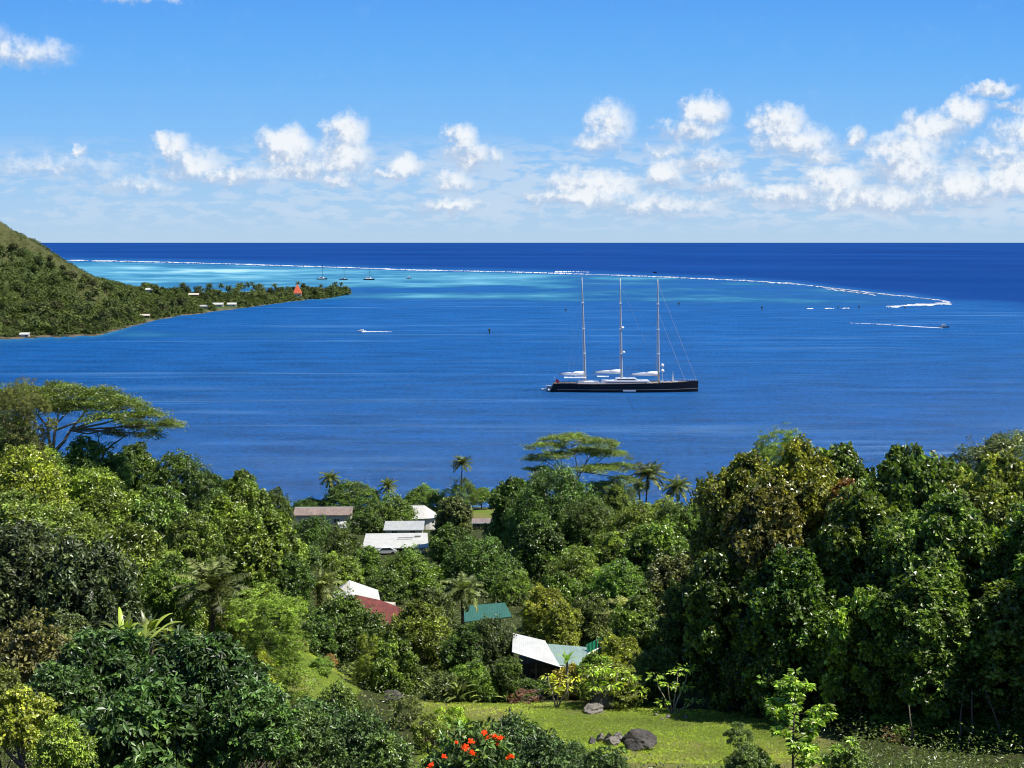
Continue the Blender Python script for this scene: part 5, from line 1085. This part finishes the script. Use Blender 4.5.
# bird
pb = at(655, 272.6, 120); r = empty('flying_bird', pb); tag(r, 'small dark bird gliding above the third mast', 'bird'); b = MB(); b.tube([(-.18, 0, 0), (-.08, 0, .01), (.08, 0, .01), (.2, 0, 0)], [.01, .05, .05, .01], 8)
for sg in (-1, 1): b.prism([(.06, sg * .03, .02), (.0, sg * .3, .10), (-.06, sg * .5, .06), (-.07, sg * .25, .07), (-.06, sg * .03, .02)], (0, 0, .012))
b.prism([(-.15, 0, 0), (-.32, .06, 0), (-.30, 0, 0), (-.32, -.06, 0)], (0, 0, .012)); b.build('body', M['hull'], r)

# ------------------------------------------------------------------ headland houses, trees and scrub
FHS = []
def far_house(px, py, w_, d_, h_, rise, roof, label, kind='gable'):
    p_ = None
    for Y in np.arange(1050, 2400, 4):
        q = at(px, py, Y); z, _ = headland(np.array([px * 1.0]), np.array([Y * 1.0]))
        if q.z <= z[0] + .3: p_ = q; zz = float(z[0]); break
    if p_ is None: p_ = sea(px, py, 1.0); zz = 1.0
    FHS.append((px, p_.y, w_ / 2 * F / p_.y + 2.5))
    r = empty('far_house', (p_.x, p_.y, max(zz, .4) - .3), .1); tag(r, label, 'house', 'houses on the far headland'); b = MB(); b.box((0, 0, h_ / 2), (w_, d_, h_)); b.build('wall', M['timber' if 'beige' in label else 'cream wall'], r)
    W2, D2 = w_ / 2 + .6, d_ / 2 + .6; b = MB()
    if kind == 'gable': slab(b, [(-W2, -D2, h_), (W2, -D2, h_), (W2, 0, h_ + rise), (-W2, 0, h_ + rise)]); slab(b, [(-W2, .01, h_ + rise), (W2, .01, h_ + rise), (W2, D2, h_), (-W2, D2, h_)])
    else:
        q = [(-W2, -D2, h_), (W2, -D2, h_), (W2, D2, h_), (-W2, D2, h_)]
        for i in range(4): b.prism([q[i], q[(i + 1) % 4], (0, 0, h_ + rise)], (0, 0, -.1))
    b.build('roof', M[roof], r); b = MB(); b.box((w_ * .2, -d_ / 2 - .04, h_ * .5), (1.6, .08, 1.2)); b.build('window', M['glass'], r)
M['orange roof'] = mat('orange red roof', (.62, .12, .045), .7, nscale=.4, namt=.15)
far_house(297.5, 297, 11, 11, 5.5, 13, 'orange roof', 'tall pointed orange red roof near the tip of the headland', 'pyr')
far_house(218, 306.5, 12, 7, 3, 2, 'white roof', 'white house on the headland shore, in the middle of the white ones')
far_house(232, 306, 10, 7, 2.6, 2, 'white roof', 'white roofed house on the headland shore, rightmost of the white ones')
far_house(204, 308.5, 9, 6, 3, 1.5, 'grey white roof', 'pale house at the headland shore, left of the white ones')
far_house(194, 297, 12, 7, 3.5, 2, 'cream wall', 'beige roofed house up among the headland trees')
far_house(150, 292.5, 9, 7, 4, 2, 'white roof', 'white house high among the headland trees')
far_house(145, 317.5, 9, 5, 2.6, 1.5, 'cream wall', 'beige boathouse on the headland shore')
far_house(25, 336.5, 7, 5, 2.4, 1.5, 'white roof', 'pale boathouse at the left end of the headland shore')

def small_crown(seed, n, R_, H, leaf, trunk=True, squash=1.0):
    rng = np.random.default_rng(seed); lobes = 7; ph = rng.uniform(0, 6.28, lobes); rr = rng.uniform(.1, .6, lobes); lc = np.stack([np.cos(ph) * rr, np.sin(ph) * rr, rng.uniform(-.3, .5, lobes)], 1); idx = rng.integers(0, lobes, n); d = rand_unit(rng, n)
    P = (lc[idx] + d * rng.uniform(.32, .5, (n, 1))) * np.array([R_, R_, H * .5]); P[:, 2] += H * .52; N_ = norm(d + [0, 0, .7] + rng.normal(size=(n, 3)) * .3); L_ = leaf * rng.uniform(.7, 1.3, n)
    return P, N_, L_, np.clip(rng.uniform(.2, .8, lobes)[idx] + rng.normal(0, .15, n), 0, 1)
def far_tree_mesh(seed, R_, H):
    rng = np.random.default_rng(seed); P, N_, L_, v = small_crown(seed, 520, R_, H, 1.35); V, Fq, k_ = leaf_geo(P, N_, L_, L_ * .8, rng); v = np.repeat(v, k_)
    b = MB(); b.tube([(0, 0, -1), (0, 0, H * .3), (0, 0, H * .95)], [.5, .3, .1], 5, False); V2 = np.array(b.V); F2 = np.array(b.Fc) + len(V)
    me = npmesh('headland_tree', np.concatenate([V, V2]), np.concatenate([Fq, F2]), {'v': np.concatenate([v, np.full(len(V2), .3)]), 'tip': np.zeros(len(V) + len(V2))}); me.materials.append(M['farleaf']); return me
def far_palm_mesh(seed, H):
    rng = np.random.default_rng(seed); Ps = []; Fs2 = []; vs = []; off = 0
    for i in range(20):
        az = i * 2.4 + rng.uniform(-.3, .3); el = R(70) - i / 20 * R(100); n = 6; s = np.linspace(0, 1, n); e = el - s ** 1.3 * R(60); dr = np.stack([np.cos(e) * math.cos(az), np.cos(e) * math.sin(az), np.sin(e)], 1); P = np.cumsum(dr * 4.4 / n, 0) + [0, 0, H]; sd_ = np.array([-math.sin(az), math.cos(az), 0]); w_ = .75 * np.sin(np.clip(s * .85 + .12, 0, 1) * math.pi) ** .5
        V = np.concatenate([P + sd_ * w_[:, None] - [0, 0, .3], P, P - sd_ * w_[:, None] - [0, 0, .3]]); q = np.arange(n - 1); Fs2.append(np.concatenate([np.stack([q, q + 1, q + 1 + n, q + n], 1), np.stack([q + n, q + 1 + n, q + 1 + 2 * n, q + 2 * n], 1)]) + off); off += 3 * n; Ps.append(V); vs.append(np.full(3 * n, rng.uniform(.2, .9)))
    b = MB(); b.tube([(0, 0, -1), (.4, 0, H * .5), (0, 0, H)], [.35, .25, .2], 5, False); Ps.append(np.array(b.V)); Fs2.append(np.array(b.Fc) + off); vs.append(np.full(len(b.V), 1.0))
    V = np.concatenate(Ps); me = npmesh('headland_palm', V, np.concatenate(Fs2), {'v': np.concatenate(vs), 'tip': np.zeros(len(V))}); me.materials.append(M['farleaf']); return me
FT = [far_tree_mesh(i + 60, r_, h_) for i, (r_, h_) in enumerate([(6, 9), (5, 10), (7.5, 10), (4.5, 8)])]; FP = [far_palm_mesh(i + 80, h_) for i, h_ in enumerate([11, 13, 9.5])]
rnd = random.Random(12); pts = []; tries = 0
while len(pts) < 285 and tries < 60000:
    tries += 1; px = rnd.uniform(-6, 350); Y = float(yn(np.array([px]))[0]); wd = float(np.interp(px, *WD)); tq = (rnd.random() ** 1.6) * (.42 if px < 140 else .85) + .012; Yp = Y + wd * tq
    x = (px - 512) / F * Yp; z, _t = headland(np.array([px]), np.array([Yp])); z = float(z[0])
    if z < .3: continue
    if any(abs(px - a) < c_ and Yp < b_ + 12 for a, b_, c_ in FHS): continue
    scr = Yp / F; dmin = 6.0 if tq < .2 else 8.5
    if any((x - a) ** 2 + ((Yp - b_) * .6) ** 2 < dmin ** 2 for a, b_, *_ in pts): continue
    pts.append((x, Yp, z, px, tq))
for i, (x, Yp, z, px, tq) in enumerate(pts):
    isp = rnd.random() < (.50 if (px < 130 and tq < .3) or px > 200 else .3) and not (px < 180 and tq > .33); me = rnd.choice(FP if isp else FT); o_ = obj('headland_palm' if isp else 'headland_tree', me); s = rnd.uniform(.8, 1.4)
    o_.location = (x, Yp, z); o_.scale = (s * rnd.uniform(.9, 1.2), s, s * rnd.uniform(.85, 1.15)); o_.rotation_euler = (0, 0, rnd.uniform(0, 6.28)); k_ = rnd.uniform(.75, 1.2)
    cc = rnd.choice([(.055, .085, .035), (.045, .075, .032), (.07, .10, .035)]) if isp else rnd.choice([(.035, .06, .026), (.05, .08, .03), (.055, .09, .03), (.045, .06, .03)])
    o_.color = (*[q * k_ for q in cc], 1)
    if isp: tag(o_, 'slender coconut palm among the trees of the far headland', 'palm tree', 'coconut palms on the far headland')
    else: tag(o_, 'round leafy tree in the dense cover of the far headland', 'tree', 'leafy trees on the far headland')
# scrub and forest over the hill: one mass
rng = np.random.default_rng(5); n = 34000; px = rng.uniform(-300, 349, n); tq = rng.random(n) ** 1.2 * .985 + .006; Yp = yn(px) + np.interp(px, *WD) * tq; z, _ = headland(px, Yp); br = sst(.52, .72, fbm(px / 45.0 + 3, Yp / 170.0, 21, 4) + 0.16 * np.exp(-((px - 40) / 60) ** 2) - 0.25 * (px > 110)) * sst(.12, .3, tq)
keep = (z > .1) & (rng.random(n) > br * .6)
for a, b_, c_ in FHS: keep &= ~((np.abs(px - a) < c_) & (Yp < b_ + 10) & (Yp > b_ - 40))
px, Yp, z, tq, br = px[keep], Yp[keep], z[keep], tq[keep], br[keep]; n = len(px); x = (px - 512) / F * Yp
sz = rng.uniform(.5, 1.25, n) * np.interp(tq, [0, .12, .35, .7], [1.0, 1.35, 1.0, .7]) * (1 - .45 * br); cv = rng.uniform(.1, .9, n); m_ = 13; idx = np.repeat(np.arange(n), m_); d = rand_unit(rng, n * m_); d[:, 2] = np.abs(d[:, 2])
P = np.stack([x, Yp, z], 1)[idx] + d * sz[idx][:, None] * np.array([3.2, 3.2, 4.6]); N_ = norm(d + [0, 0, .6] + rng.normal(size=d.shape) * .35); L_ = sz[idx] * rng.uniform(1.2, 2.4, n * m_); V, Fq, k_ = leaf_geo(P, N_, L_, L_ * .9, rng)
me = npmesh('headland_forest', V, Fq, {'v': np.repeat(np.clip(cv[idx] * .7 + rng.normal(.1, .12, n * m_), 0, 1), k_), 'tip': np.repeat(np.clip(br[idx] * 1.2 + .25 * (cv[idx] > .7), 0, 1), k_)}); me.materials.append(M['farleaf']); o_ = obj('headland_forest', me); o_.color = (.050, .080, .028, 1); tag(o_, 'dense green forest and scrub covering the far headland hill', 'forest', kind='stuff')

# ------------------------------------------------------------------ undergrowth and grass on the near hillside
def scatter(name, label, n, yr, leaf, hgt, col, seed, onlawn, cat='undergrowth', lw=.45, per=9):
    rng = np.random.default_rng(seed); y = yr[0] + (yr[1] - yr[0]) * rng.random(n) ** 1.3; x = (rng.uniform(-40, 1064, n) - 512) / F * y; lv = lawn(x, y); k = (lv > .75) if onlawn else (lv < .35); x, y = x[k], y[k]; n = len(x); z = ground(x, y)
    cv = np.clip(fbm(x / 5, y / 5, seed) * 1.6 - .3 + rng.normal(0, .12, n), 0, 1); idx = np.repeat(np.arange(n), per); m_ = len(idx); g_ = rng.normal(size=(m_, 3)) * np.array([hgt * .7, hgt * .7, 0]); g_[:, 2] = rng.random(m_) * hgt * (.3 + cv[idx])
    P = np.stack([x, y, z], 1)[idx] + g_; T = norm(rng.normal(size=(m_, 3)) * .7 + ([0, 0, 1.2] if onlawn else [0, 0, .2])); L_ = leaf * rng.uniform(.6, 1.3, m_); V, Fq, k_ = leaf_geo(P, norm(rng.normal(size=(m_, 3)) * .5 + [0, 0, .8]), L_, L_ * lw, rng, T)
    me = npmesh(name, V, Fq, {'v': np.repeat(np.clip(cv[idx] * .6 + rng.uniform(0, .4, m_), 0, 1), k_), 'tip': np.repeat((rng.random(m_) < .15) * .8, k_)}); me.materials.append(M['leaf']); o_ = obj(name, me); o_.color = (*col, 1); tag(o_, label, cat, kind='stuff')
scatter('undergrowth', 'low leafy undergrowth covering the near hillside between the trees', 27000, (22, 374), .22, 1.4, (.045, .075, .02), 3, False, per=15)
scatter('lawn_grass', 'short bright grass growing on the mown lawn', 40000, (80, 112), .12, .09, (.15, .22, .03), 4, True, 'grass', .22, 7)
